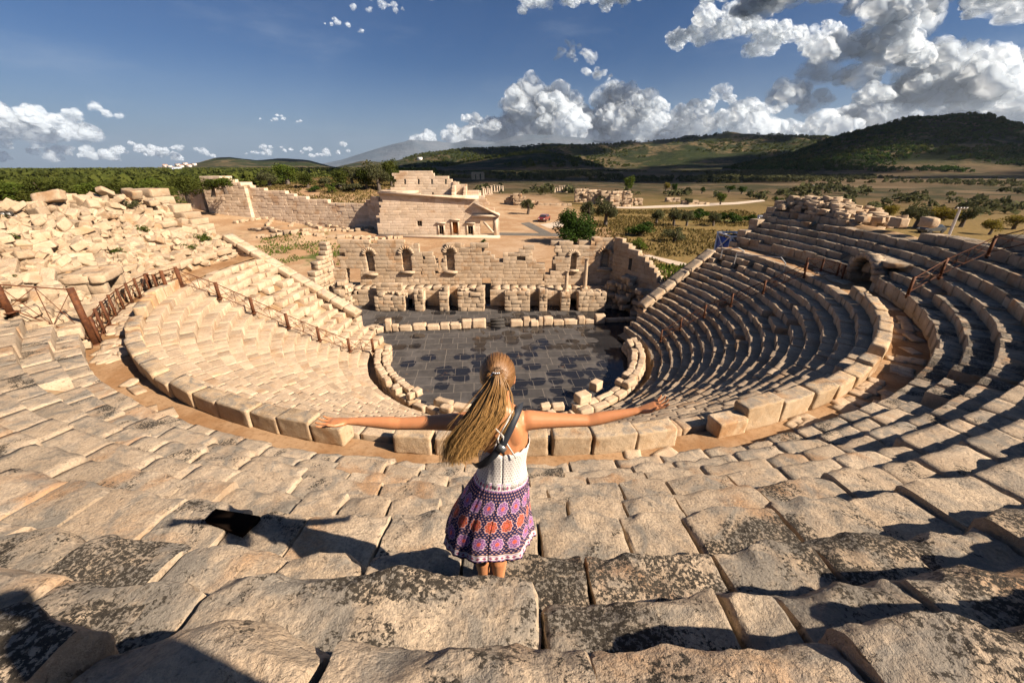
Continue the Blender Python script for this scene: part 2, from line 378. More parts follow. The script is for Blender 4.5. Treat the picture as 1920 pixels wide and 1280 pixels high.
# ---- lower bank
PERCH = [R(a) for a in (-50, -24, 2, 28, 56, 84)]
for k, (r, z) in enumerate(LOW):
    mb = MB((CX, CY, 0))
    rn = LOW[k+1][0] if k < 16 else 17.0
    q = random.Random(100+k)
    for (a, b) in joints(THL, THR, r, .42, 1.0, 40+k):
        tm = (a+b)/2; x, y = pol(1, tm)
        dist = math.hypot(pol(r, tm)[0], pol(r, tm)[1]); w = (b-a)*r
        ruin = 1.0 if tm < R(-75) else (.5 if tm > R(20) else .15)
        if ruin > .3 and q.random() < .035: continue
        dep = rn-r+.10; hh = .42
        n = (7, 5, 3) if dist < 17 else (3, 3, 3)
        jr, jz = q.gauss(0, .012+.03*ruin), q.gauss(0, .006+.022*ruin)
        if ruin == 1.0: jz -= abs(q.gauss(0, .05))
        P, Fb = stone((w-.012-.03*ruin*q.random(), dep, hh), n, q.randrange(9999), .014+.05*ruin, .006+.02*ruin, 2.8, .007)
        # local y points outwards
        cx, cy = pol(r+dep/2+jr, tm)
        P = place(P, (cx, cy, z-hh/2+jz), tm+math.pi, q.gauss(0, .012+.03*ruin), q.gauss(0, .008+.022*ruin))
        left = tm < R(10)
        mb.add(P, Fb, ((.5 if left else .3)+q.gauss(0, .16), .28+(0 if left else .6)+q.random()*.2, q.random()))  # right rows: weathered grey plus a darker tone imitating their deep shade
    o = mb.obj('seat_row', M_LOW, seats_low); 
# ---- slabs of the parapet behind the top row
pc_ = 0
pq = random.Random(5); pj = joints(R(-77), R(69), 17.3, .75, 1.15, 77)
for i, (a, b) in enumerate(pj):
    tm = (a+b)/2; w = (b-a)*17.3; side = 'left' if tm < 0 else 'right'
    d = math.hypot(*pol(17.3, tm)); n = (16, 8, 10) if d < 11 else (8, 4, 6)
    h = .52+pq.gauss(0, .05); mb = MB((*pol(17.3, tm), 6.0))
    if pq.random() < .05: continue
    P, Fb = stone((w-.02-(.12 if pq.random() < .22 else 0), .42, h), n, 900+i*7, .035, .014, 2.2, .012)
    P[:, 1] += .5*(P[:, 0]**2)/17.3*-1
    P = place(P, (*pol(17.28+pq.gauss(0, .02), tm), 5.98+h/2), tm+math.pi+pq.gauss(0, .02), pq.gauss(-.03, .04), pq.gauss(0, .025))
    if n[0] > 8: P = P
    mb.add(P, Fb, (.5+pq.gauss(0, .18), .3+.35*pq.random(), pq.random()))
    o = mb.obj('parapet_slab', M_PAR)
    sh = 'narrow' if w < .9 else 'broad'
    pc_ += 1; nm = f'{sh} upright parapet slab beside the walkway, number {pc_} from the left end'
    tag(o, nm, 'stone slab', 'upright slabs of the parapet along the walkway')
# ---- upper bank: near blocks stand alone, the rest are rows
J1 = [R(a) for a in (-13.4, -11.2, -9.2, -7.6, -5.6, -3.45, .66, 2.9, 3.6, 5.3, 7.4, 9.3, 11.6, 13.4, 16)]
J2 = [R(a) for a in (-12.5, -10.2, -8.3, -6.1, -4.0, -2.4, -.6, 1.7, 4.2, 6.3, 8.1, 10.4, 12.2, 14.6)]
J3 = [R(a) for a in (-15, -12.6, -10.9, -8.6, -6.7, -4.9, -2.8, -.7, 1.0, 3.1, 4.7, 7.2, 9.5, 11.4, 14, 17)]
def limits(k):
    if k >= 9: return R(-22), R(48)
    return R(-48-k*.5), THR
def gone(k, tm):
    d = math.degrees(tm); top = 10 if d < 50 else (8 if d < 60 else 7 if d < 68 else 6 if d < 74 else 5 if d < 81 else 4 if d < 96 else 5 if d < 103 else 6)
    return k > top or (k < 3 and abs(d-77) < 3.6 and k < 1)
ORD = ['lowest', 'second', 'third', 'fourth', 'fifth', 'sixth', 'seventh', 'eighth', 'ninth', 'tenth']
for k, (r, z) in enumerate(UP):
    rn = UP[k+1][0] if k < 10 else r+.65
    mb = MB((CX, CY, 6)); q = random.Random(300+k); a0, a1 = limits(k)
    js = J1 if k == 7 else (J2 if k == 6 else J3 if k == 5 else None)
    if js: L_ = joints(a0, js[0], r, .6, 1.15, 60+k)+list(zip(js[:-1], js[1:]))+joints(js[-1], a1, r, .6, 1.15, 70+k)
    else: L_ = joints(a0, a1, r, .5, 1.15, 60+k)
    cnt = {'left': 0, 'right': 0}
    ordered = sorted(L_, key=lambda e: abs((e[0]+e[1])/2))
    for (a, b) in ordered:
        tm = (a+b)/2; w = (b-a)*r; px_, py_ = pol(r, tm); dist = math.hypot(px_, py_)
        dep = rn-r+.12; hh = .50 if k < 6 else .62
        near = dist < 8.0
        if k < 9 and not near and q.random() < .02: continue
        # stairway gaps and the vaulted passage on the right
        if gone(k, tm): continue
        n = ((int(w/.020), int(dep/.022), 14) if dist < 2.9 else (int(w/.032), int(dep/.036), 10) if dist < 4.4 else (int(w/.055), int(dep/.06), 8) if dist < 6 else (int(w/.11), 7, 5) if dist < 10 else (5, 3, 3))
        right = tm > R(25)
        rl = 1.0 if near else .8
        jz = q.gauss(0, .014); jr = q.gauss(0, .02)
        P, Fb = stone((w-q.uniform(.006, .028), dep, hh), n, q.randrange(99999), (.034 if dist < 6 else .04)*rl, .016, 2.8, .007)
        if near:   # broken outline of the front edge, hollows worn into the top
            fr = np.clip(-P[:, 1]/(dep/2), 0, 1)**3
            P = crack(P, q.randrange(9999), .05 if k < 6 else .075)
            P[:, 1] += fr*.07*(fbm(np.c_[P[:, 0]*3.6+tm*97, P[:, 2]*2, P[:, 2]*0+k], 5, 3)+.15)
            P[:, 2] += np.where(P[:, 2] > 0, .034*fbm(P*1.5+tm*31, 5, 9)+.014*fbm(P*9+tm, 3, 4), 0)
            P += (.0055*fbm(P*26+tm*7, 3, 8))[:, None]*np.array([.5, 1, 1]) if dist < 4.4 else 0
        if k == 7 and abs(a-R(-3.45)) < .01: jz, jr = .03, -.07
        if near and k != 7 and q.random() < .10: jz -= .05; jr += .04
        cx, cy = pol(r+dep/2+jr, tm)
        P = place(P, (cx, cy, z-hh/2+jz), tm+math.pi+q.gauss(0, .006), q.gauss(0, .016), q.gauss(0, .014))
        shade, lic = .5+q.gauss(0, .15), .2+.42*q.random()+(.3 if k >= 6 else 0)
        if tm > R(30): lic += .25; shade -= .2  # right side darkened in colour to deepen its shade, besides grey weathering
        war = q.random()
        if near: lic = .78 if k == 7 and -6 < math.degrees(tm) < 8 else (lic-.12 if k < 5 else lic)
        if near and k < 9:
            s = 'left' if tm < 0 else 'right'; cnt[s] += 1
            m1 = MB((cx, cy, z-hh)); m1.add(P, Fb, (shade, lic, war))
            o = m1.obj('seat_block', M_UP, smooth='angle' if dist < 6 else False)
            look = 'blackened' if lic > .72 else ('lichen-speckled' if lic > .45 else 'pale')
            size = 'long' if w > 1.2 else ('short' if w < .85 else 'squared')
            tag(o, f'{look} {size} seat block {cnt[s]} {s} of the woman, {ORD[k]} row above the walkway', 'stone block', 'loose worn seat blocks of the upper rows')
        else: mb.add(P, Fb, (shade, lic, war))
    if mb.n: mb.obj('seat_row', M_UP, seats_up)
# podium wall under the upper rows
mb = MB((CX, CY, 6))
for (a, b) in joints(R(-48), R(73.8), 18.6, .8, 1.6, 11)+joints(R(80.2), THR, 18.6, .8, 1.6, 12):
    tm = (a+b)/2; P, Fb = stone(((b-a)*18.6-.02, .4, .85), (6, 3, 5), rnd.randrange(9999), .04, .015, 2, .015)
    mb.add(place(P, (*pol(18.72, tm), 6.10), tm+math.pi), Fb, (.5+rnd.gauss(0, .1), .5, rnd.random()))
mb.obj('podium_wall', M_UP, seats_up)

# flagstones left in the walkway
mb = MB((0, 0, 0)); q = random.Random(55)
for i in range(300):
    th = q.uniform(-78, 92); r = q.uniform(17.6, 18.3)
    d = abs(th+62); 
    if not (th < -44 or (th > 22 and q.random() < .5) or q.random() < .12): continue
    x, y = pol(r, R(th)); P, Fb = stone((q.uniform(.3, .8), q.uniform(.25, .5), .08), (4, 4, 2), q.randrange(9999), .05, .015, 3, .01); P[:, 1] *= 1+P[:, 0]*q.uniform(-.6, .6)
    mb.add(place(P, (x, y, 6.0+q.uniform(.0, .03)), R(th)+q.gauss(0, .3), q.gauss(0, .03), q.gauss(0, .03)), Fb, (.45+q.gauss(0, .15), .3, q.random()))
o = mb.obj('walkway_pavement', M_LOW); tag(o, kind='structure')

# ------------------------------------------------------------------ masonry: walls laid in courses, cut to a ragged outline
def inside(poly, x, z):
    r = False; n = len(poly); j = n-1
    for i in range(n):
        xi, zi = poly[i]; xj, zj = poly[j]
        if (zi > z) != (zj > z) and x < (xj-xi)*(z-zi)/(zj-zi)+xi: r = not r
        j = i
    return r
def masonry(mb, O, ang, outline, holes=(), thick=.5, ch=.34, cw=(.5, 1.1), z0=0.0, z1=8.0, seed=1, tone=(.5, .4, .5), off=0.0, lay=1, gap=.003, jit=.005, n=(3, 3, 3), chip=.009, rag=0):
    """blocks in the local frame O + x along ang, thickness away; outline and holes are (x, z) polygons"""
    q = random.Random(seed); xs = [p[0] for p in outline]; x0, x1 = min(xs), max(xs); z = z0
    ca, sa = math.cos(ang), math.sin(ang)
    while z < z1:
        h = ch*q.uniform(.85, 1.2); x = x0-q.uniform(0, cw[0])
        while x < x1:
            w = q.uniform(*cw); a, b = max(x, x0), min(x+w, x1); x += w
            # split around holes so their edges stay clean
            segs = [(a, b)]
            for hp in holes:
                hx = [p[0] for p in hp]; hz = [p[1] for p in hp]
                if z+h*.5 < min(hz) or z+h*.5 > max(hz): continue
                # extent of the hole at this height
                zc = z+h*.5; cr = sorted(xx for i in range(len(hp)) for xx in [cross(hp[i], hp[(i+1) % len(hp)], zc)] if xx is not None)
                if len(cr) < 2: continue
                c0, c1 = cr[0], cr[-1]; ns = []
                for (s, e) in segs:
                    if e <= c0 or s >= c1: ns.append((s, e)); continue
                    if s < c0-.04: ns.append((s, c0))
                    if e > c1+.04: ns.append((c1, e))
                segs = ns
            for (s, e) in segs:
                if e-s < .07: continue
                xc, zc = (s+e)/2, z+h/2
                if not inside(outline, xc, zc): continue
                if rag and zc > z0+1.2 and q.random() < rag and not inside(outline, xc, zc+h*1.3): continue
                P, Fb = stone((e-s-gap, thick, h-gap), n, q.randrange(99999), chip, .008, 2.5, .008)
                P = P+np.array([xc, off+thick/2+q.gauss(0, jit), zc])
                P = np.c_[O[0]+P[:, 0]*ca-P[:, 1]*sa, O[1]+P[:, 0]*sa+P[:, 1]*ca, O[2]+P[:, 2]]
                mb.add(P, Fb, (tone[0]+q.gauss(0, .14), min(1, tone[1]+q.random()*.3), q.random()))
        z += h
def cross(p, q_, z):
    if (p[1] > z) == (q_[1] > z): return None
    return p[0]+(q_[0]-p[0])*(z-p[1])/(q_[1]-p[1])
def arch(x0, x1, zb, zt, n=8):
    r = (x1-x0)/2; c = (x0+x1)/2; zs_ = zt-r
    return [(x0, zb)]+[(c-r*math.cos(math.pi*i/n), zs_+r*math.sin(math.pi*i/n)) for i in range(n+1)]+[(x1, zb)]
def voussoirs(mb, O, ang, x0, x1, zt, th, depth, off, n=9, seed=1):
    r = (x1-x0)/2; c = (x0+x1)/2; zc = zt-r; ca, sa = math.cos(ang), math.sin(ang); q = random.Random(seed)
    for i in range(n):
        a, b = math.pi*i/n+.02, math.pi*(i+1)/n-.02; P = []
        for y in (off, off+depth):
            for rr, t in ((r, a), (r, b), (r+th, b), (r+th, a)): P.append((c-rr*math.cos(t), y, zc+rr*math.sin(t)))
        P = np.array(P); P = np.c_[O[0]+P[:, 0]*ca-P[:, 1]*sa, O[1]+P[:, 0]*sa+P[:, 1]*ca, O[2]+P[:, 2]]
        mb.add(P, [(0, 1, 2, 3)[::-1], (4, 5, 6, 7), (0, 1, 5, 4), (1, 2, 6, 5), (2, 3, 7, 6), (3, 0, 4, 7)], (.5+q.gauss(0, .1), .5, q.random()))

# ---- stage building
stage = empty('stage_building', 'ruined limestone stage wall with arched niches, doorways and a row of projecting piers', 'ruin', (-1.9, 33.5, 0))
SO = (0, 0, 0)
def wp(pts, Y): return [(atY(u, v, Y)[0], atY(u, v, Y)[2]) for u, v in pts]
def child(mb, name, mats=M_WALL, parent=stage):
    mb.base = np.zeros(3); o = mb.obj(name, mats)
    o.parent = parent; o.matrix_parent_inverse = Matrix.Translation(-Vector(parent.location)); return o
def rect(u0, v0, u1, v1, Y): return wp([(u0, v1), (u0, v0), (u1, v0), (u1, v1)], Y)
YW = 36.0
nich = [(690, 704, 512, 470), (756, 773, 508, 467), (838, 853, 508, 466), (1125, 1141, 503, 468), (1069, 1080, 505, 474)]
def nich_hole(t, Y):
    u0, u1, vb, vt = t; x0, _, zb = atY(u0, vb, Y); x1 = atY(u1, vb, Y)[0]; zt = atY((u0+u1)/2, vt, Y)[2]; return arch(x0, x1, zb, zt)
NH = [nich_hole(t, YW) for t in nich]
# left block, low link, central block with the big niche, right part of the centre, eastern block
secs = [('wall', [(622, 575), (620, 505), (634, 504), (636, 475), (637, 449), (771, 447), (772, 456), (784, 457), (786, 470), (792, 480), (792, 575)], [0, 1], [(649, 506, 676, 540)]),
        ('wall', [(792, 575), (792, 474), (806, 472), (812, 482), (812, 502), (822, 503), (824, 575)], [], []),
        ('wall', [(822, 575), (822, 512), (827, 505), (827, 462), (835, 457), (858, 457), (866, 468), (874, 462), (884, 462), (886, 458), (905, 456), (908, 466), (924, 470), (930, 482), (944, 485), (945, 575)], [2], [(903, 521, 920, 575)]),
        ('wall', [(944, 575), (944, 472), (967, 472), (969, 481), (976, 480), (981, 458), (992, 456), (994, 472), (1000, 490), (1016, 494), (1019, 508), (1020, 575)], [], []),
        ('wall', [(1020, 575), (1020, 520), (1024, 510), (1034, 500), (1038, 484), (1041, 453), (1068, 452), (1070, 458), (1087, 457), (1088, 451), (1119, 451), (1120, 446), (1141, 446), (1142, 454), (1158, 456), (1162, 575)], [3, 4], [])]
for i, (nm, ol, nn, doors) in enumerate(secs):
    mb = MB(); O = wp(ol, YW); D = [rect(*d, YW) for d in doors]
    masonry(mb, SO, 0, O, [NH[j] for j in nn]+D, .42, .33, (.45, 1.15), 0, 7, 200+i, off=YW, tone=(.5, .35, .5), rag=.35)
    O2 = [(x+.01*(1 if x < 0 else -1), z-.18) for x, z in O]
    masonry(mb, SO, 0, O2, D, .5, .36, (.5, 1.2), 0, 7, 220+i, off=YW+.43, tone=(.42, .5, .5), chip=.03, rag=.45)
    child(mb, 'wall')
    for j in nn:
        m2 = MB(); h = NH[j]; voussoirs(m2, SO, 0, h[0][0], h[-1][0], max(p[1] for p in h), .32, .16, YW-.10, 9, 31+j)
        x0, x1, zb = h[0][0], h[-1][0], h[0][1]
        m2.box(((x0+x1)/2, YW-.03, zb-.11), (x1-x0+.5, .34, .2))
        child(m2, 'niche_arch')
# podium wall in front of the main wall, with its small doors
YP = 34.6
mb = MB()
pod = wp([(668, 600), (668, 546), (700, 543), (770, 545), (822, 540), (903, 542), (903, 600)], YP)
masonry(mb, SO, 0, pod, [rect(757, 562, 773, 600, YP)], .45, .34, (.5, 1.1), 0, 3, 301, off=YP)
masonry(mb, SO, 0, wp([(920, 600), (920, 543), (990, 542), (1160, 541), (1164, 600)], YP), [rect(1068, 559, 1081, 600, YP)], .45, .34, (.5, 1.1), 0, 3, 302, off=YP)
masonry(mb, SO, 0, wp([(630, 600), (640, 552), (668, 549), (668, 600)], YP), [], .45, .34, (.4, .8), 0, 3, 303, off=YP)
# narrow ledge between podium and wall
for (u0, u1) in ((640, 900), (922, 1160)):
    a = atY(u0, 545, YP)[0]; b = atY(u1, 545, YP)[0]
    for x in np.arange(a, b, .8): mb.box((x+.4, (YP+YW)/2+.2, 1.45+rnd.gauss(0, .03)), (.78, YW-YP-.44, .25), tone=(.5+rnd.gauss(0, .12), .4, .5))
child(mb, 'podium')
# tall upper step of masonry on the podium, left
mb = MB(); masonry(mb, SO, 0, wp([(708, 560), (709, 534), (724, 529), (736, 533), (752, 531), (753, 560)], 34.2), [], .5, .3, (.4, .9), 0, 3.4, 305, off=34.2); child(mb, 'masonry_step')
# projecting piers
YF = 33.1
for i, (u0, u1, vt, vb, dep) in enumerate([(700, 757, 553, 584, 1.5), (775, 792, 546, 584, 1.5), (822, 839, 544, 583, 1.5), (857, 907, 544, 583, 1.5), (946, 994, 547, 582, 1.6), (1012, 1027, 546, 580, 1.5), (1053, 1070, 551, 579, 1.5), (1086, 1138, 549, 577, 1.5)]):
    x0, _, zt = atY(u0, vt, YF); x1 = atY(u1, vt, YF)[0]; mb = MB(); wdt = x1-x0
    rag = [(x0, 0), (x0, zt-.15), (x0+wdt*.2, zt), (x0+wdt*.6, zt-.08), (x0+wdt*.85, zt+.05), (x1, zt-.2), (x1, 0)]
    masonry(mb, SO, 0, rag, [], .5, .32, (.45, 1.0), 0, 3, 320+i, off=YF, jit=.02, chip=.028)
    for s, xx in ((0, x0), (1, x1-.4)):
        masonry(mb, (xx+(0 if s == 0 else .4), YF+.5, 0), math.pi/2, [(0, 0), (0, zt-.15), (dep-.5, zt-.1), (dep-.5, 0)], [], .4, .32, (.4, .8), 0, 3, 340+i, off=0 if s else -.4, chip=.05) if wdt > 1.2 else None
    if wdt <= 1.2: mb.box(((x0+x1)/2, YF+.5+(dep-.5)/2, (zt-.15)/2), (wdt-.06, dep-.5, zt-.15))
    else: mb.box(((x0+x1)/2, YF+.5+(dep-.5)/2, zt/2-.12), (wdt-.9, dep-.52, zt-.2), tone=(.45, .5, .9))
    q = random.Random(i)
    for k in range(int(wdt*6)):
        P, Fb = stone((q.uniform(.2, .5), q.uniform(.2, .4), q.uniform(.12, .3)), (3, 3, 3), q.randrange(9999), .08, .02, 3)
        mb.add(place(P, (q.uniform(x0+.15, x1-.15), q.uniform(YF+.2, YF+1.2), zt-.05), q.random()*3, q.gauss(0, .1), q.gauss(0, .1)), Fb, (.5+q.gauss(0, .12), .3, q.random()))
    child(mb, 'pier')
# standing columns on two of the piers
for (u, vb, vt, r) in ((1061, 548, 507, .16), (1096, 543, 484, .17)):
    x, y, z0 = atY(u, vb, 33.8); z1 = atY(u, vt, 33.8)[2]; mb = MB()
    mb.box((x, y, z0-.10), (.55, .55, .5)); mb.tube((x, y, z0+.15), (x, y, z0+.3), .26, .2, 14); mb.tube((x, y, z0+.3), (x, y, z1-.2), r, r*.86, 14); mb.tube((x, y, z1-.2), (x, y, z1), r*.9, r*1.35, 14)
    child(mb, 'column')
# the side wings: tall return walls left and right of the stage
mb = MB(); pL = atY(634, 540, 36)[0]
xl = atY(600, 560, 33.4)[0]
angL = math.atan2(36.4-32.6, pL-.1-(xl))
LL = math.hypot(pL-.1-xl, 3.8)
masonry(mb, (xl, 32.6, 0), angL, [(0, 0), (0, 2.6), (.5, 3.0), (1.0, 3.4), (1.5, 4.0), (2.2, 4.3), (2.8, 4.6), (3.3, 5.2), (LL, 5.8), (LL, 0)], [], .7, .36, (.4, 1.0), 0, 6.4, 360, jit=.04, chip=.08, off=0)
child(mb, 'return_wall')
mb = MB(); xr0 = atY(1158, 456, 36.2)[0]; xr1 = 12.55
angR = math.atan2(30.9-36.2, xr1-xr0); LR = math.hypot(xr1-xr0, 5.3)
wz = [(0, 0), (0, 5.75), (.9, 5.7), (1.3, 5.5), (2.2, 5.2), (3.0, 5.0), (3.7, 4.5), (4.3, 4.3), (4.9, 3.9), (5.3, 3.3), (5.6, 2.7), (LR, 1.8), (LR, 0)]
masonry(mb, (xr0, 36.2, 0), angR, wz, [arch(2.0, 2.35, 3.4, 4.6)], .45, .36, (.45, 1.1), 0, 6, 361, off=-.45, tone=(.4, .5, .4))
masonry(mb, (xr0, 36.2, 0), angR, [(x, z-.4) for x, z in wz[:-2]]+[(LR-.3, 1.2), (LR-.3, 0)], [arch(2.0, 2.35, 3.4, 4.6)], .5, .36, (.4, .9), 0, 6, 362, off=.0, tone=(.45, .5, .5), jit=.05, chip=.08)
child(mb, 'return_wall')
# broken masonry masses at the foot of the right return wall and of the left one
for i, (cx, cy, hh, rr) in enumerate([(9.9, 33.6, 2.9, 1.0), (10.9, 32.0, 2.2, .8), (8.9, 34.5, 2.0, .7), (-15.0, 34.6, 2.0, .7), (-14.6, 33.2, 2.4, .7)]):
    mb = MB(); q = random.Random(400+i); z = 0
    while z < hh:
        for k in range(int(7*rr)):
            a = q.random()*6.28; d = rr*(1-z/hh*.55)*q.random()**.6
            P, Fb = stone((q.uniform(.45, .9), q.uniform(.4, .7), q.uniform(.3, .42)), (3, 3, 3), q.randrange(9999), .09, .02, 2.5)
            mb.add(place(P, (cx+d*math.cos(a), cy+d*math.sin(a), z+.18), q.gauss(0, .3), q.gauss(0, .05), q.gauss(0, .05)), Fb, (.45+q.gauss(0, .12), .5, q.random()))
        z += .33
    child(mb, 'masonry_stump')

# ---- low front wall of the stage with its dark steps
lw = empty('stage_front_wall', 'low broken limestone wall along the front edge of the stage, with dark steps in its middle', 'low wall', (-1.3, 30, 0))
A, B_ = np.array(atZ(722, 620, .1)[:2]), np.array(atZ(1130, 604, .1)[:2]); dv = (B_-A); Lw = np.linalg.norm(dv); dv /= Lw; aw = math.atan2(dv[1], dv[0])
mb = MB(); q = random.Random(8); x = 0
su0 = np.dot(np.array(atZ(921, 613, .1)[:2])-A, dv); su1 = np.dot(np.array(atZ(947, 612, .1)[:2])-A, dv)
while x < Lw:
    w = q.uniform(.35, 1.15)
    if su0-.2 < x+w/2 < su1+.2: x += w; continue
    h = q.choice([.42, .5, .62, .72, .38, .55]); d = q.uniform(.4, .6)
    if x < .5: h = 1.0; w = .5
    P, Fb = stone((w-.03, d, h), (6, 4, 5), q.randrange(9999), .06, .02, 2.5)
    c = A+dv*(x+w/2); mb.add(place(P, (c[0], c[1]+.2, h/2-.02), aw+q.gauss(0, .03)), Fb, (.52+q.gauss(0, .12), .1, q.random()))
    x += w
for k in range(14):
    c = A+dv*q.uniform(-2.4, 0)+np.array([-dv[1], dv[0]])*q.uniform(-.3, .6); P, Fb = stone((q.uniform(.3, .8), .4, q.uniform(.25, .6)), (3, 3, 3), q.randrange(9999), .08, .02, 3)
    mb.add(place(P, (c[0], c[1], .2), q.random()*3), Fb, (.5, .3, q.random()))
x = Lw+.3
while x < Lw+2.6:
    w = q.uniform(.6, 1.1); c = A+dv*(x+w/2); P, Fb = stone((w, .42, .3), (4, 3, 3), q.randrange(9999), .05, .02, 3); mb.add(place(P, (c[0], c[1]+.3, .15), aw), Fb, (.4, .5, .5)); x += w
child(mb, 'wall', M_LOW, lw)
M_DARK = soil_mat('dark_stone', (.045, .042, .042), (.07, .065, .06), (.03, .03, .03))
mb = MB()
for k in range(3):
    c = A+dv*((su0+su1)/2); n_ = np.array([-dv[1], dv[0]]); c = c+n_*(.05+.24*k); mb.box((c[0], c[1], .085+.17*k), (su1-su0, .26, .17+.0), aw); 
mb.box((c[0]+n_[0]*.3, c[1]+n_[1]*.3, .2), (su1-su0, .35, .4), aw)
child(mb, 'steps', M_DARK, lw)

# ---- low rubble wall round the orchestra
ow = empty('orchestra_wall', 'low double wall of rough stones curving round the dark floor below the seats', 'low wall', (CX, CY-8.2, 0))
mb = MB((0, 0, 0)); q = random.Random(21)
def oring(t0, t1, hh, gapp, w0, w1, r=8.15):
    for lay in range(3):
        for rr in (r-.24, r+.2):
            for (a, b) in joints(t0, t1, rr, w0, w1, q.randrange(999)):
                tm = (a+b)/2; z = .18+lay*.34
                if z > hh+q.gauss(0, .1) or q.random() < gapp*(lay+1)/3: continue
                P, Fb = stone(((b-a)*rr-.03, q.uniform(.34, .46), q.uniform(.30, .38)), (5, 4, 4), q.randrange(9999), .065, .03, 3)
                mb.add(place(P, (*pol(rr+q.gauss(0, .03), tm), z), tm+q.gauss(0, .08), q.gauss(0, .05), q.gauss(0, .05)), Fb, (.52+q.gauss(0, .12), .2, q.random()))
oring(R(-86), R(-36), 1.05, .12, .28, .6); oring(R(-35), R(-12), .75, .25, .5, 1.0); oring(R(-10), R(22), .45, .55, .4, .9); oring(R(24), R(48), .8, .15, .6, 1.2); oring(R(48), R(96), .95, .12, .35, .8)
child(mb, 'wall', M_LOW, ow)
# big square blocks that stand out on the right end of it
for i, (u, v, s, rz) in enumerate([(1092, 745, (.72, .55, .5), .5), (1117, 722, (.6, .5, .5), .8), (1022, 762, (.5, .4, .3), .2), (1046, 762, (.6, .4, .3), .1), (866, 765, (.9, .45, .4), -.2)]):
    x, y, z = atZ(u, v, .9 if i < 2 else .6); P, Fb = stone(s, (8, 6, 5), 77+i, .04, .015, 2.2, .02); mb = MB((x, y, z-.25)); mb.add(place(P, (x, y, z), rz), Fb, (.75, .05, .2)); o = mb.obj('loose_block', M_LOW)
    tag(o, ['large pale cube-shaped block at the right end of the wall round the dark floor', 'second pale squared block lying just behind the large cube', 'small pale stone showing right of the woman above her shoulder', 'flat pale stone beside the small one above her right shoulder', 'pale oblong block left of the ponytail on the edge of the dark floor'][i], 'stone block')

# ---- sloping retaining walls that close the seats at both ends
def analemma(th, prof, seed, lb, side):
    t = empty('retaining_wall', lb, 'wall', (*pol(9, th), 0), rz=0)
    rad = (math.sin(th), -math.cos(th)); ang = math.atan2(rad[1], rad[0]); mb = MB(); L0 = prof[0][0]; L1 = prof[-1][0]
    O = (CX+rad[0]*0, CY+rad[1]*0, 0)
    poly = [(L0, 0)]+[(r, z-.25) for r, z in prof]+[(L1, 0)]
    masonry(mb, O, ang, poly, [], .62, .38, (.5, 1.2), 0, 8, seed, off=-.3 if side > 0 else -.32, n=(5, 3, 4))
    child(mb, 'wall', M_WALL, t)
    mb = MB(); q = random.Random(seed)
    for (r0, z0), (r1, z1) in zip(prof[:-1], prof[1:]):
        LL_ = math.hypot(r1-r0, z1-z0); sl = math.atan2(z1-z0, r1-r0); n = max(1, int(LL_/1.0)); 
        for i in range(n):
            f = (i+.5)/n; P, Fb = stone((LL_/n-.015, .80, .34), (6, 4, 4), q.randrange(999), .04, .012, 2, .02)
            c, s_ = math.cos(sl), math.sin(sl); P = np.c_[P[:, 0]*c-P[:, 2]*s_, P[:, 1], P[:, 0]*s_+P[:, 2]*c]
            rr, zz = r0+(r1-r0)*f, z0+(z1-z0)*f; P = P+np.array([rr, 0, zz]); ca, sa = math.cos(ang), math.sin(ang)
            mb.add(np.c_[O[0]+P[:, 0]*ca-P[:, 1]*sa, O[1]+P[:, 0]*sa+P[:, 1]*ca, P[:, 2]], Fb, (.55+q.gauss(0, .08), .4 if side < 0 else .8, .3))
    child(mb, 'coping', M_WALL, t); return t
analemma(R(-100.0), [(10.6, 2.25), (19.4, 7.3)], 501, 'straight sloping retaining wall with smooth coping closing the sunlit left end of the seats', -1)
analemma(R(112.0), [(10.4, 2.15), (13, 3.75), (16.4, 5.75)], 502, 'straight sloping retaining wall with grey coping closing the shaded right end of the seats', 1)
# end walls of the upper rows
t = empty('end_wall', 'high stepped end wall carrying the uppermost seat rows above the scaffold tower', 'wall', (*pol(20, R(111)), 0)); mb = MB()
rad = (math.sin(R(111.3)), -math.cos(R(111.3))); ang = math.atan2(rad[1], rad[0])
masonry(mb, (CX, CY, 0), ang, [(16.4, 0), (16.4, 5.4), (18.3, 6.2), (18.5, 6.8), (21.3, 8.6), (22.6, 9.3), (24.0, 9.1), (25.5, 7.6), (26.5, 0)], [], .7, .38, (.5, 1.2), 0, 10, 503, off=-.35)
child(mb, 'wall', M_UP, t)

def ico(sub):
    bm = bmesh.new(); bmesh.ops.create_icosphere(bm, subdivisions=sub, radius=1); V = np.array([v.co[:] for v in bm.verts]); Fq = np.array([[v.index for v in f.verts] for f in bm.faces]); bm.free(); return V, Fq
ICO = {k: ico(k) for k in (1, 2, 3, 4)}

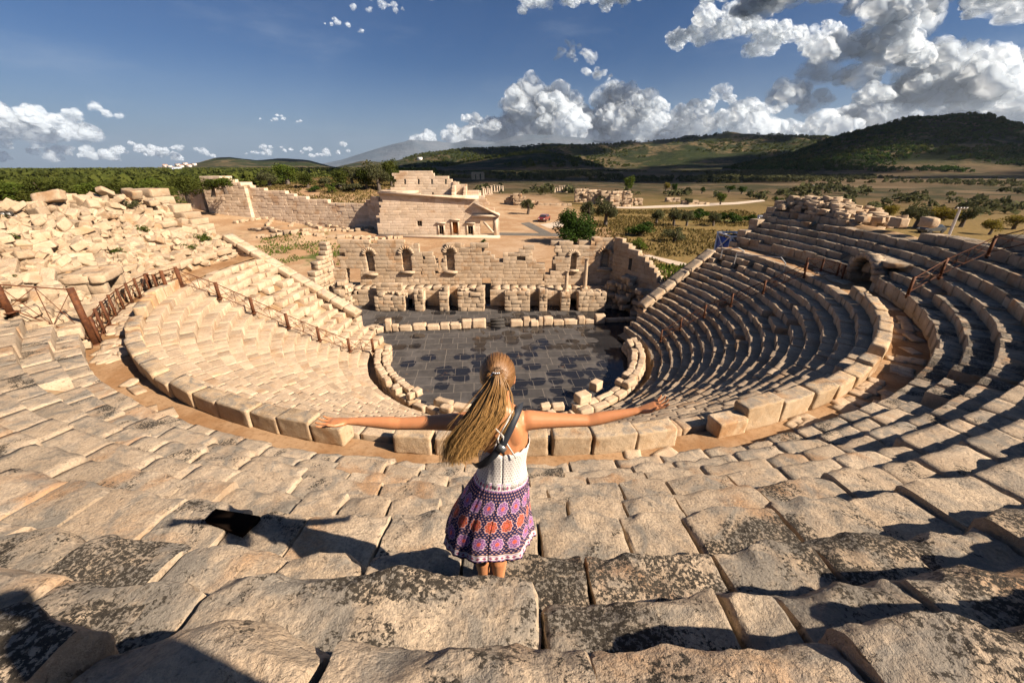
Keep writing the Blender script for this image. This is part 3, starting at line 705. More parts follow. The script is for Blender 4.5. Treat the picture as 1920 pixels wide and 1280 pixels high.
# ------------------------------------------------------------------ land
def azel(u, v): d = ray(u, v); return math.degrees(math.atan2(d[0], d[1])), math.degrees(math.atan2(d[2], math.hypot(d[0], d[1])))
def ridge(pts): a = sorted(azel(*p) for p in pts); return np.array([p[0] for p in a]), np.array([p[1] for p in a])
RID = [  # distance of the crest, distance of the foot, crest line, roughness
    (1450, 620, ridge([(1150, 335), (1250, 330), (1340, 320), (1480, 292), (1560, 264), (1640, 243), (1700, 231), (1800, 226), (1850, 228), (1890, 240), (1920, 248), (2150, 262), (2600, 330)]), .10),
    (1500, 900, ridge([(780, 325), (840, 312), (900, 300), (960, 289), (1010, 283), (1060, 291), (1130, 313), (1230, 330)]), .10),
    (2700, 1500, ridge([(640, 322), (740, 303), (800, 289), (860, 282), (950, 275), (1010, 268), (1050, 267), (1100, 271), (1200, 271), (1300, 255), (1360, 250), (1430, 255), (1560, 262), (1750, 275), (1900, 320)]), .08),
    (3000, 1600, ridge([(230, 326), (300, 316), (370, 306), (400, 298), (430, 296), (480, 301), (530, 297), (580, 301), (620, 312), (680, 322)]), .06),
    (5200, 3600, ridge([(560, 322), (630, 312), (680, 301), (730, 305), (800, 310), (900, 316)]), .05)]
def smooth(t): t = np.clip(t, 0, 1); return t*t*(3-2*t)
def tz(x, y):
    x = np.asarray(x, float); y = np.asarray(y, float); Rr = np.hypot(x, y); a = np.degrees(np.arctan2(x, y))
    P = np.stack([x, y, np.zeros_like(x)], -1)
    z = np.full_like(x, 1.0)+smooth((Rr-260)/400)*fbm(P/180., 3, 3)*3.0
    z += smooth((Rr-45)/60)*.25*fbm(P/9., 3, 8)*smooth((-x-22)/10)
    # the grassy mound and the slope up to the long wall on the left
    m1 = np.exp(-(((x+42)/30)**2+((y-138)/34)**2)); z += 5.2*m1*(1+.25*fbm(P/14., 3, 4))
    m2 = smooth((-x-30)/38)*smooth((y-40)/50)*smooth((230-Rr)/80); z += 3.6*m2*(1+.4*fbm(P/11., 4, 5))
    m3 = np.exp(-(((x+33)/11)**2+((y-62)/9)**2)); z += 1.5*m3*(1+.8*fbm(P/4., 4, 6))
    for D, R0, (ra, re), rg in RID:
        el = np.interp(a, ra, re, left=-3, right=-3); H = CAMZ+D*np.tan(np.radians(el))
        s = np.where(Rr < D, smooth((Rr-R0)/(D-R0))**1.15, 1-.6*smooth((Rr-D)/(D*.8)))
        rough_ = (fbm(P/330.+D, 5, 11)*.5+.22*fbm(P/90., 3, 12))*smooth((Rr-R0)/(D-R0)*1.3)*(1-.65*np.exp(-((Rr-D)/(D*.12))**2))
        z = np.maximum(z, np.where(H > 2, 1+(H-1)*s*(1+rough_*1.0), -5))
    # the hollow of the stage and the land falling to the shore far left
    hol = (1-smooth((np.abs(x+.8)-13.0)/2.0))*(1-smooth((y-36.9)/.5)); z = z*(1-hol)-.6*hol
    rr = np.hypot(x-CX, y-CY); z = np.where((rr < 33) & (y < 33), np.minimum(z, -.6+np.clip(rr-30, 0, 3)*.5), z)
    z = np.where(Rr > 3500, z-(Rr-3500)*.004, z)
    return z
def land_mat():
    m, g = pmat('land'); pos = g.n('ShaderNodeNewGeometry').outputs['Position']; s = g.n('ShaderNodeSeparateXYZ', inp={0: pos}).outputs
    n0 = g.noise(pos, .035, 6, .62); n1 = g.noise(pos, .22, 6, .65); n2 = g.noise(pos, 2.2, 5, .65); nf = g.noise(pos, .0042, 7, .62); ng = g.noise(pos, .017, 6, .6)
    earth = g.mix(g.ss(n1, .4, .62), (.31, .19, .105), (.39, .27, .165)); dry = g.mix(g.ss(n2, .35, .65), (.22, .145, .055), (.12, .09, .034)); grn = g.mix(n2, (.06, .08, .02), (.115, .115, .04))
    at = g.n('ShaderNodeAttribute', attribute_name='tone'); ch = g.n('ShaderNodeSeparateColor', inp={0: at.outputs['Color']}).outputs
    w = g.m('MULTIPLY', g.m('SUBTRACT', n1, .5), 1.3); w0 = g.m('MULTIPLY', g.m('SUBTRACT', n0, .5), 1.2)
    col = g.mix(g.ss(g.m('ADD', ch[1], g.m('ADD', w, w0)), .40, .60), earth, dry)
    col = g.mix(g.ss(g.m('ADD', ch[2], g.m('ADD', w, w0)), .45, .62), col, grn)
    # far slopes: scrub and woods over reddish ground
    scrub = g.mix(g.ss(g.noise(pos, .05, 6, .7), .44, .60), (.13, .095, .05), (.022, .030, .012)); wood = g.mix(g.ss(g.noise(pos, .03, 6, .7), .35, .7), (.014, .022, .009), (.036, .045, .013))
    hill = g.mix(g.ss(g.m('ADD', nf, g.m('MULTIPLY', g.m('SUBTRACT', ng, .5), .7)), .40, .52), scrub, wood)
    dist = g.m('SQRT', g.m('ADD', g.m('MULTIPLY', s[0], s[0]), g.m('MULTIPLY', s[1], s[1])))
    plain = g.mix(g.ss(g.m('ADD', n0, g.m('MULTIPLY', g.m('SUBTRACT', nf, .5), 1.5)), .42, .58), (.088, .062, .034), (.030, .031, .014)); plain = g.mix(g.ss(ng, .52, .6), plain, (.12, .085, .05)); col = g.mix(g.ss(dist, 95, 230), col, plain)
    up = g.m('ADD', g.ss(s[2], 4.5, 22), g.ss(dist, 1200, 1900))
    up = g.m('MULTIPLY', up, g.ss(dist, 320, 560), clamp=True)
    col = g.mix(g.m('MULTIPLY', up, .97), col, hill)
    h = g.m('ADD', g.m('MULTIPLY', n1, .6), g.m('ADD', g.m('MULTIPLY', n2, .25), g.m('MULTIPLY', g.noise(pos, .06, 5, .7), g.m('MULTIPLY', up, 16))))
    finish(g, col, .95, h, .5, .6, .08); return m
M_LAND = land_mat()
def land():
    Rs = np.concatenate([np.linspace(20, 60, 41), 60*1.0225**np.arange(1, 255)]); az = np.concatenate([np.linspace(-75, 75, 901), np.linspace(75, 285, 71)[1:]])
    A_, Rg = np.meshgrid(np.radians(az), Rs); X = Rg*np.sin(A_); Y = Rg*np.cos(A_); Z = tz(X, Y)
    V = np.stack([X, Y, Z], -1).reshape(-1, 3); na = len(az); nr = len(Rs)
    i, j = np.meshgrid(np.arange(nr-1), np.arange(na), indexing='ij'); j2 = (j+1) % na
    Fq = np.stack([i*na+j, i*na+j2, (i+1)*na+j2, (i+1)*na+j], -1).reshape(-1, 4)[:, ::-1]
    x, y = V[:, 0], V[:, 1]
    dry = np.zeros(len(V)); gr = np.zeros(len(V))
    dry += smooth((x-10)/12)*smooth((y-38)/8)*.85; dry += .9*np.exp(-(((x+42)/34)**2+((y-140)/34)**2)); dry = np.maximum(dry, smooth((np.hypot(x, y)-130)/80)*.62)
    dry = np.where((x < -14) & (y < 110), .25, dry)
    gr += .60*np.exp(-(((x+24)/11)**2+((y-50)/6)**2)); gr += .5*np.exp(-(((x-19)/5)**2+((y-38)/6)**2)); gr += .35*np.exp(-(((x+6)/7)**2+((y-63)/1.5)**2)); gr += .45*np.exp(-(((x-34)/16)**2+((y-108)/10)**2))
    gr = np.maximum(gr, .62*smooth((-x-60)/30)*smooth((np.hypot(x, y)-95)/40)); gr = np.maximum(gr, .3*smooth((x-10)/12))
    T = np.stack([np.zeros(len(V)), dry, gr, np.ones(len(V))], -1)
    o = mesh_obj('ground', V, Fq, M_LAND, tone=T, smooth=True); tag(o, kind='structure')
land()
def gp(u, v, tmax=30.0):
    d = ray(u, v); t = np.concatenate([np.linspace(.045, 1.5, 3000), np.linspace(1.5, tmax, 3000)]); X, Y, Z = d[0]*t, d[1]*t, CAMZ+d[2]*t
    k = np.argmax(Z <= tz(X, Y)); return X[k], Y[k], float(tz(X[k:k+1], Y[k:k+1])[0])
# distant mountains, the blue of the haze put into their colour
def far_range(name, pts, D, mat, seed):
    ra, re = ridge(pts); az = np.linspace(ra[0]-2, ra[-1]+2, 160); rows = np.linspace(.55, 1.35, 24); V = []
    for f in rows:
        el = np.interp(az, ra, re, left=-1.2, right=-1.2); H = CAMZ+D*np.tan(np.radians(el)); x = D*f*np.sin(np.radians(az)); y = D*f*np.cos(np.radians(az))
        s = smooth((f-.55)/.45) if f < 1 else 1-smooth((f-1)/.4)*.8; k = fbm(np.stack([x, y, 0*x], -1)/1500., 5, seed); z = -60+(H+60)*s*(1+k*.45*(1-np.exp(-((f-1)/.1)**2))); V.append(np.stack([x, y, z], -1))
    V = np.concatenate(V); n = len(az); Fq = np.array([(i*n+j, i*n+j+1, (i+1)*n+j+1, (i+1)*n+j) for i in range(len(rows)-1) for j in range(n-1)])
    tag(mesh_obj(name, V, Fq[:, ::-1], mat, smooth=True), kind='structure')
m_, g_ = pmat('haze_blue_slopes'); p_ = g_.n('ShaderNodeNewGeometry').outputs['Position']; n_ = g_.noise(p_, .0012, 6, .65)
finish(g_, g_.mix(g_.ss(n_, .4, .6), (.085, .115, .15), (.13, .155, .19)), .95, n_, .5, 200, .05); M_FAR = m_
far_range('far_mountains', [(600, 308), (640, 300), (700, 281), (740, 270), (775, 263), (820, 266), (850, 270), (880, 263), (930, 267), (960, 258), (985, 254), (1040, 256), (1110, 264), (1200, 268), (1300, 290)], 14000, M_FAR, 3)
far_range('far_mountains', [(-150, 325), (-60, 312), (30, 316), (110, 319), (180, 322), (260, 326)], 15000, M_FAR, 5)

# ------------------------------------------------------------------ paths and bare areas
def sheet(name, px, mat, dz=.03, z=1.0):
    P = [atZ(u, v, z+dz) for u, v in px]; o = mesh_obj(name, P, [tuple(range(len(P)))], mat); tag(o, kind='structure')
    if o.data.polygons[0].normal.z < 0: o.data.flip_normals()
    return o
M_GRAV = soil_mat('pale_gravel', (0.456, 0.372, 0.293), (0.517, 0.441, 0.357), (0.350, 0.274, 0.205), .3); M_ASPH = soil_mat('grey_path', (0.114, 0.103, 0.091), (0.144, 0.129, 0.114), (0.084, 0.076, 0.068), .5); M_BARE = soil_mat('bare_earth', (.33, .21, .12), (.40, .28, .18), (.25, .145, .075), .35)
sheet('gravel_area', [(962, 388), (1010, 384), (1072, 388), (1080, 396), (1066, 412), (1055, 424), (1030, 428), (1010, 420), (985, 404)], M_GRAV)
sheet('path', [(905, 380), (914, 380), (975, 408), (1034, 437), (1014, 438), (960, 411)], M_ASPH, .05)
sheet('path', [(936, 436), (1012, 437), (1040, 437), (1075, 441), (1075, 444), (1010, 442), (936, 441)], M_ASPH, .045)
sheet('path', [(1205, 478), (1218, 478), (1262, 488), (1330, 503), (1330, 509), (1255, 494)], M_GRAV, .04)
sheet('road', [(1135, 386), (1200, 387), (1290, 383), (1380, 379), (1430, 374), (1435, 377), (1385, 383), (1290, 388), (1200, 391), (1135, 390)], M_GRAV, .04)
sheet('bare_earth', [(790, 466), (800, 447), (930, 444), (1046, 449), (1046, 478), (1000, 488), (860, 485)], M_BARE, .02)
sheet('bare_earth', [(937, 420), (985, 412), (1008, 432), (1008, 436), (937, 435)], M_BARE, .02)

# ------------------------------------------------------------------ the restored council house
ch = empty('council_house', 'large pale restored ancient hall with one wooden door and stepped upper walls', 'building', (-12, 66, 1))
YB = 66.0; YC = 71.6
def mass(parent, name, px, Y, thick, mat=M_PALE, holes=(), seed=1, chh=.40, cw=(.7, 1.5), z1=13, off=0, z0=.4):
    mb = MB(); O = wp(px, Y); masonry(mb, SO, 0, O, [rect(*h, Y) for h in holes], thick, chh, cw, z0, z1, seed, off=Y+off, chip=.004, jit=.003, gap=.002, tone=(.5, .2, .4)); return child(mb, name, mat, parent)
mass(ch, 'front_wall', [(711, 452), (709, 361), (900, 372), (911, 380), (935, 402), (936, 452)], YB, .7, holes=[(782, 413, 791, 426), (823, 422, 832, 439), (848, 416, 859, 438.5), (877, 422, 887, 439), (900, 415, 924, 440)], seed=601)
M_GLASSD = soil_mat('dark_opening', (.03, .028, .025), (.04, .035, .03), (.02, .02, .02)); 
def wood(name, c):
    m, g = pmat(name); pos = g.n('ShaderNodeNewGeometry').outputs['Position']; n = g.noise(g.vm('MULTIPLY', pos, (9, 9, .8)), 1.5, 5, .6); finish(g, g.mix(n, c, tuple(k*.5 for k in c)), .6, n, .3, .01, .3); return m
M_DOOR = wood('orange_wood', (.50, .17, .035))
def boxc(parent, name, x0, x1, y0, y1, z0, z1, mat, extra=()):
    mb = MB()
    for b in ((x0, x1, y0, y1, z0, z1),)+tuple(extra): mb.box(((b[0]+b[1])/2, (b[2]+b[3])/2, (b[4]+b[5])/2), (b[1]-b[0], b[3]-b[2], b[5]-b[4]))
    return child(mb, name, mat, parent)
for (u0, u1, v0, v1, nm) in ((782, 791, 413, 426, 'window'), (823, 832, 422, 439, 'window'), (877, 887, 422, 439, 'window'), (848, 859, 416, 438.5, 'door')):
    x0, _, z1 = atY(u0, v0, YB); x1, _, z0 = atY(u1, v1, YB); d = nm == 'door'
    boxc(ch, nm, x0+.02, x1-.02, YB+.35, YB+.45, z0+.02, z1-.02, M_DOOR if d else M_GLASSD)
    ex = ((x1+.003, x1+.22, YB-.10, YB+.12, z0, z1), (x0-.42, x1+.42, YB-.22, YB+.12, z1+.24, z1+.40)) if nm == 'door' or v0 == 422 else ()
    if ex: boxc(ch, nm+'_frame', x0-.22, x0-.003, YB-.10, YB+.12, z0, z1, M_PALE, ex+((x0-.22, x1+.22, YB-.12, YB+.12, z1+.003, z1+.235),))
    if nm == 'window':
        boxc(ch, 'window_bars', (x0+x1)/2-.03, (x0+x1)/2+.03, YB+.2, YB+.25, z0+.02, z1-.02, M_PALE)
xL, xR = atY(709, 361, YB)[0], atY(935, 402, YB)[0]; zT = atY(740, 362, YB)[2]
# left side wall runs back; flat top; cornice
mb = MB(); masonry(mb, (xL+.01, YB+.7, 0), math.pi/2, [(0, .4), (0, zT-.1), (16, zT+.3), (16, .4)], [], .7, .55, (.9, 2), .4, 10, 611, off=-.7, chip=.008, jit=.006, gap=.004, tone=(.5, .2, .4)); child(mb, 'side_wall', M_PALE, ch)
boxc(ch, 'terrace', xL+.72, xR-3.4, YB+.71, YC-.02, zT-1.6, zT-.55, M_PALE)
mb = MB(); mb.prism([(xL+1.9+3.2*math.cos(t), YB+6+3.4*math.sin(t)) for t in np.linspace(0, 6.28, 22)[:-1]], zT-.25, zT+.12); child(mb, 'round_terrace', M_PALE, ch)
# upper stepped walls with slit windows
mass(ch, 'upper_wall', [(734, 372), (735, 352), (741, 346), (742, 320), (799, 320), (806, 322), (812, 330), (818, 333), (836, 333), (838, 336), (847, 336), (852, 341), (861, 342), (862, 345), (875, 345), (876, 372)], YC, .8, holes=[(757.5, 337.5, 761, 348), (783, 337.5, 786.5, 348), (808, 337.5, 811.5, 348), (833.5, 337.5, 837.5, 348), (810, 362, 813, 367), (860, 342, 863, 348)], seed=620, z0=6)
boxc(ch, 'room_shade_panel', atY(750, 330, YC)[0], atY(840, 340, YC)[0], YC+2.2, YC+2.4, 6, atY(750, 334, YC)[2]-.5, M_GLASSD)  # dark panel behind the slits, its colour stands in for interior shade
for i, (u, vt, vb) in enumerate(((852, 341, 366), (873, 347, 366))):   # cross walls seen from the side
    x, _, zt = atY(u, vt, YC); mb = MB(); masonry(mb, (x, YC-2.4, 0), math.pi/2, [(0, 6), (0, zt-1.5), (.8, zt-1.1), (1.7, zt-.4), (2.4, zt), (2.4, 6)], [], .5, .5, (.8, 1.4), 6, 12, 640+i, off=-.25, chip=.008, gap=.004, jit=.006); child(mb, 'cross_wall', M_PALE, ch)
mass(ch, 'upper_wall', [(872, 376), (877, 356), (895, 355), (899, 360), (905, 370), (908, 378)], YC-1, .7, seed=623, z0=5.5)
mass(ch, 'upper_step', [(740, 374), (741, 361), (800, 358), (862, 366), (870, 374)], YB+4.5, .6, seed=625, z0=7) if False else None
# pediment cornice on the right, small arch with brace
def beam(parent, name, a, b, Y, th, pr, mat):
    (x0, _, z0), (x1, _, z1) = atY(*a, Y), atY(*b, Y); L = math.hypot(x1-x0, z1-z0); s = math.atan2(z1-z0, x1-x0); mb = MB()
    mb.box(((x0+x1)/2, Y-pr/2+.05, (z0+z1)/2), (L, pr, th), tilt=(0, -s)); return child(mb, name, mat, parent)
beam(ch, 'cornice', (889, 380.5), (937, 403), YB, .28, .7, M_PALE); beam(ch, 'cornice', (886, 404.5), (937, 404), YB, .30, .6, M_PALE)
beam(ch, 'cornice', (709, 361), (892, 372), YB, .28, .5, M_PALE); beam(ch, 'brace', (907, 415.5), (925, 436), YB, .35, .3, M_PALE)
beam(ch, 'plinth', (708, 442), (938, 443.5), YB, .4, 1.0, M_PALE)
boxc(ch, 'pilaster', atY(926, 405, YB)[0], atY(933, 405, YB)[0], YB-.25, YB-.003, 1.2, atY(926, 406, YB)[2], M_PALE)

# ------------------------------------------------------------------ the long wall stepping down behind the mound
lwll = empty('long_wall', 'long pale restored wall stepping down the slope from the tall corner tower to the council house', 'wall', (-50, 86, 2))
P0 = np.array([-33.5, 76.0]); P1 = np.array([-62.0, 80.5]); P2 = np.array([-70.5, 94.5])
def wallrun(parent, name, A, B, pts, seed, mat=M_PALE, base=0.0, thick=1.0):
    d = B-A; L = np.linalg.norm(d); ang = math.atan2(d[1], d[0]); out = []
    for (u, v) in pts:   # top outline given where it is seen, met with the wall's own plane
        r = ray(u, v); n = np.array([-d[1], d[0]]); t = np.dot(n, A)/np.dot(n, r[:2]); p = r*t; out.append((np.dot(p[:2]-A, d)/L, CAMZ+p[2]))
    out.sort(); mb = MB(); masonry(mb, (A[0], A[1], 0), ang, [(out[0][0], base)]+out+[(out[-1][0], base)], [], thick, .5, (.8, 1.8), base, 14, seed, off=-thick, chip=.01, jit=.02, gap=.006, tone=(.5, .2, .4)); return child(mb, name, mat, parent)
st = [(676, 383), (676, 383.2), (640, 385), (640, 384), (629, 384), (629, 379), (605, 379), (605, 375), (583, 375), (583, 370), (556, 370), (556, 366), (540, 366), (540, 363), (525, 363), (525, 358), (508, 358), (508, 353), (492, 353), (492, 350), (458, 350), (458, 347)]
wallrun(lwll, 'wall', P0, P1, [(712, 383)]+st, 701)
wallrun(lwll, 'corner_tower', np.array([-60.0, 79.0]), np.array([-73.0, 80.6]), [(457, 347), (446, 347), (446, 344), (432, 344), (432, 340), (420, 340), (420, 335), (407, 335), (406, 333.5), (374, 333.5)], 702, thick=3.0)
wallrun(lwll, 'wall', np.array([-72, 84.0]), np.array([-90, 90.0]), [(374, 352), (352, 352), (350, 356), (333, 358)], 703, base=2.0)
wallrun(lwll, 'stepped_end', np.array([-21.2, 70.5]), np.array([-27.5, 76.5]), [(709, 371), (694, 371), (694, 374), (688, 374), (688, 378), (682, 378), (682, 382), (676, 382)], 704)
# foundations dug out in front of it
fd = empty('excavated_foundations', 'low curved pale foundation walls dug out of the earth in front of the long wall', 'ruin', (-34, 60, 1)); mb = MB(); q = random.Random(91)
for line in ([(470, 432), (540, 438), (620, 433), (700, 436)], [(480, 445), (560, 440), (640, 446), (700, 445)], [(440, 420), (490, 412), (540, 408)], [(500, 425), (520, 405), (560, 412), (600, 430)], [(600, 422), (650, 432), (700, 430)], [(545, 425), (560, 410), (590, 408), (620, 420)], [(630, 447), (700, 450), (760, 447)]):
    for (a, b) in zip(line[:-1], line[1:]):
        A, B = np.array(gp(*a)), np.array(gp(*b)); n = max(2, int(np.linalg.norm(A-B)/.9))
        for i in range(n):
            c = A+(B-A)*(i+q.random())/n; z = float(tz(c[0:1], c[1:2])[0]); P, Fb = stone((q.uniform(.5, 1.2), q.uniform(.4, .8), q.uniform(.3, .7)), (3, 3, 3), q.randrange(9999), .08, .03, 2); mb.add(place(P, (c[0], c[1], z+.15), q.random()*.6+math.atan2(B[1]-A[1], B[0]-A[0])), Fb, (.5+q.gauss(0, .15), .1, q.random()))
child(mb, 'wall', M_RUB, fd)

# ------------------------------------------------------------------ ruins, huts and vehicles in the plain
def ruin(name, lb, cat, pieces, mat=M_WALL, seed=1, group=None):
    x, y, z = gp((pieces[0][0]+pieces[0][1])/2, pieces[0][3]); t = empty(name, lb, cat, (x, y, z), group)
    for i, (u0, u1, vt, vb) in enumerate(pieces):
        Y = gp((u0+u1)/2, vb)[1]; q = random.Random(seed*31+i); n = 7; top = [(u0+(u1-u0)*k/n, vt+(vb-vt)*.32*q.random()*(abs(k/n-.5)+.25)) for k in range(n+1)]; mb = MB()
        zb = float(tz(*[np.array([c]) for c in atY((u0+u1)/2, vb, Y)[:2]])[0])
        masonry(mb, SO, 0, [(atY(u0, vb, Y)[0], zb-.2)]+wp(top, Y)+[(atY(u1, vb, Y)[0], zb-.2)], [], 1.6, .7, (.9, 2.0), zb-.2, zb+14, seed+i, off=Y, chip=.15, jit=.15, gap=.01, tone=(.5, .3, .5))
        child(mb, 'wall', mat, t)
ruin('ruined_baths', 'cluster of tall broken ancient walls with gaps standing in the plain beyond the gravel area', 'ruin', [(1079, 1103, 352, 380), (1103, 1128, 354, 384), (1128, 1144, 356, 385), (1145, 1160, 360, 388), (1155, 1172, 355, 386), (1170, 1186, 355, 388)], M_WALL, 801)
ruin('ruined_wall', 'long low broken wall on the left edge of the gravel area', 'ruin', [(945, 975, 372, 384), (975, 1010, 376, 385), (1010, 1072, 380, 386)], M_RUB, 811)
ruin('ruined_wall', 'small ruined corner with a dark side standing beside the olive bush near the dark path', 'ruin', [(948, 962, 366, 384), (962, 985, 364, 386)], M_RUB, 815)
ruin('ruined_gate', 'distant ruined gate on the dark slope above the council house roof', 'ruin', [(884, 890, 324, 337), (893, 899, 324, 337), (902, 908, 324, 337), (884, 908, 322, 327)], M_WALL, 818)
ruin('excavated_wall', 'low pale excavated walls between the roofed shelter and the far road', 'ruin', [(1250, 1275, 372, 379), (1280, 1330, 377, 384), (1190, 1205, 372, 385)], M_RUB, 821)
# standing column stumps
q = random.Random(5)
def colstump(u, vb, vt, i):
    x, y, z = gp(u, vb); zt = atY(u, vt, y)[2]; mb = MB((x, y, z)); w = .5; mb.box((x, y, z+.2), (1.1, 1.1, .4)); mb.tube((x, y, z+.4), (x, y, max(zt, z+1.2)), .38, .32, 10); mb.box((x, y, max(zt, z+1.2)+.12), (.8, .8, .24))
    return mb.obj('broken_column', M_PALE)
for i in range(13):
    u = 893+i*4.2+q.uniform(-1.5, 1.5); o = colstump(u, 372-i*1.2+q.uniform(-2, 2), 358-i*.8+q.uniform(-4, 3), i); tag(o, 'short pale standing column in the cluster behind the roof of the council house', 'column', 'columns behind the council house')
for i in range(6):
    o = colstump(1040+i*4.4, 361, 350+q.uniform(-2, 3), i); tag(o, 'white standing column in the short row left of the tall broken walls', 'column', 'white columns in the plain')
def hut(name, lb, u0, u1, vt, vb, wallc, roofc, cat='house', flat=True, group=None):
    x, y, z = gp((u0+u1)/2, vb)
    if y < 150: x, y, _ = atY((u0+u1)/2, vb, 2300.); z = atY(u0, vb, 2300.)[2]
    x0 = atY(u0, vb, y)[0]; x1 = atY(u1, vb, y)[0]; zt = atY(u0, vt, y)[2]; z = min(z, zt-1.5); w = x1-x0; d = w*.8; t = empty(name, lb, cat, (x, y, z), group)
    mw, gw = pmat('wall_paint'); finish(gw, wallc, .8); mr, gr_ = pmat('roof_cover'); finish(gr_, roofc, .8)
    mb = MB(); mb.box(((x0+x1)/2, y+d/2, (z+zt)/2-.5), (w, d, zt-z+1)); child(mb, 'wall', mw, t)
    mb = MB()
    if flat: mb.box(((x0+x1)/2, y+d/2, zt+w*.02), (w*1.06, d*1.06, w*.035))
    else:
        h = w*.22; M = Matrix(((0, 0, 1, x0-.2), (1, 0, 0, y-.1), (0, 1, 0, zt+.01), (0, 0, 0, 1))); mb.prism([(0, 0), (d+.2, 0), (d/2, h)], 0, w+.4, M=M)
    child(mb, 'roof', mr, t); mb = MB()
    for k in (.25, .7): mb.box((x0+w*k, y-.03, z+(zt-z)*.62), (w*.14, .05, (zt-z)*.32))
    child(mb, 'window', M_GLASSD, t)
hut('shelter', 'open roofed shelter with a pale roof among the pale excavations', 1208, 1240, 375, 388, (.45, .35, .25), (.70, .58, .45), 'shelter', False)
hut('white_house', 'small white house alone on the wooded slope left of the middle hill', 783, 791, 295, 301, (.8, .78, .75), (.6, .55, .5), 'house')
hut('white_shed', 'low white shed at the edge of the far brown fields', 1534, 1560, 349, 354, (.75, .73, .72), (.8, .8, .8), 'shed'); 
for i, (u, v) in enumerate([(300, 317), (308, 313), (316, 314), (322, 318), (331, 311), (338, 314), (345, 309), (353, 313), (362, 310)]): hut('village_house', 'small pale house of the village on the left skyline', u-3, u+4, v-3.5, v+1, (.66, .58, .52), (.40, .22, .15), 'house', i % 2 == 0, 'village houses on the left skyline')
hut('apartment_block', 'pale blue and white block just below the village on the left skyline', 316, 333, 314, 323, (.55, .62, .72), (.7, .7, .7), 'building')
M_RED = None
def car(lb, u, v, colr, name='parked_car', rz=0.0, sc_=1.0):
    x, y, z = gp(u, v); t = empty(name, lb, 'car', (x, y, z), rz=rz); mp, g = pmat('car_paint'); finish(g, colr, .3, spec=.6, extra={'Coat Weight': .6}); mg, g = pmat('car_glass'); finish(g, (.03, .035, .04), .08, spec=.7); mt, g = pmat('tyre_rubber'); finish(g, (.02, .02, .02), .8)
    side = [(-2.1, .35), (-2.12, .75), (-1.9, .95), (-1.1, 1.02), (-.6, 1.45), (.85, 1.48), (1.6, 1.05), (2.05, .98), (2.12, .4)]
    mb = MB(); n = len(side); V = [(x_, -.82, z_) for x_, z_ in side]+[(x_, .82, z_) for x_, z_ in side]; V = np.array(V); V[:, 1] *= np.where(V[:, 2] > 1.2, .84, 1)
    mb.add(V*sc_, [(i, n+i, n+(i+1) % n, (i+1) % n) for i in range(n)]+[tuple(range(n)), tuple(range(n, 2*n))[::-1]]); o = mb.obj('body', mp); o.parent = t
    mb = MB(); M = lambda y_, s: np.array([(-.95, y_, 1.05), (1.35, y_, 1.08), (.8, y_*.86, 1.42), (-.55, y_*.86, 1.40)])*s
    mb.add(M(-.835, sc_), [(0, 1, 2, 3)]); mb.add(M(.835, sc_), [(3, 2, 1, 0)]); mb.add(np.array([(-1.13, -.66, 1.06), (-1.13, .66, 1.06), (-.66, .6, 1.42), (-.66, -.6, 1.42)])*sc_, [(0, 3, 2, 1)]); mb.add(np.array([(1.58, -.66, 1.1), (1.58, .66, 1.1), (.93, .6, 1.44), (.93, -.6, 1.44)])*sc_, [(0, 1, 2, 3)]); o = mb.obj('window', mg); o.parent = t
    for wx in (-1.35, 1.35):
        for wy in (-.8, .8): mb = MB(); mb.tube((wx*sc_, (wy-.1)*sc_, .33*sc_), (wx*sc_, (wy+.1)*sc_, .33*sc_), .33*sc_, n=14); o = mb.obj('wheel', mt); o.parent = t
    for wy in (-.6, .6): mb = MB(); mb.box((-2.13*sc_, wy*sc_, .72*sc_), (.06, .3*sc_, .16*sc_)); mh, g = pmat('lamp_glass'); finish(g, (.7, .7, .65), .2); o = mb.obj('headlight', mh); o.parent = t
car('dark red car parked on the pale gravel area', 1020, 415, (.16, .02, .02), rz=1.2, sc_=.95)
car('dark grey car on the track behind the top of the shaded right seats', 1744, 437, (.05, .055, .06), rz=.2)

# ------------------------------------------------------------------ vegetation
def leaf_mat(name, a, b):
    m, g = pmat(name); pos = g.n('ShaderNodeNewGeometry').outputs['Position']; at = g.n('ShaderNodeAttribute', attribute_name='tone'); r = g.n('ShaderNodeSeparateColor', inp={0: at.outputs['Color']}).outputs
    col = g.mix(g.m('ADD', g.m('MULTIPLY', r[0], .75), g.m('MULTIPLY', g.noise(pos, .8, 3, .5), .25)), a, b)
    d = g.n('ShaderNodeBsdfDiffuse', inp={0: col}); t = g.n('ShaderNodeBsdfTranslucent', inp={0: col}); mx = g.n('ShaderNodeMixShader', inp={0: .3, 1: d.outputs[0], 2: t.outputs[0]}); g.n('ShaderNodeOutputMaterial', inp={0: mx.outputs[0]}); return m
ML = {'dark': leaf_mat('dark_green_leaves', (.022, .045, .012), (.06, .10, .02)), 'pine': leaf_mat('pine_needles', (.04, .055, .014), (.10, .11, .025)), 'olive': leaf_mat('olive_leaves', (.055, .06, .03), (.13, .13, .06)), 'yellow': leaf_mat('yellowing_leaves', (.12, .10, .02), (.24, .19, .04)), 'green': leaf_mat('fresh_leaves', (.05, .08, .015), (.13, .16, .03)), 'dry': leaf_mat('dry_grass_blades', (.08, .07, .025), (.19, .135, .05))}
M_BARK = wood('bark', (.13, .10, .075))
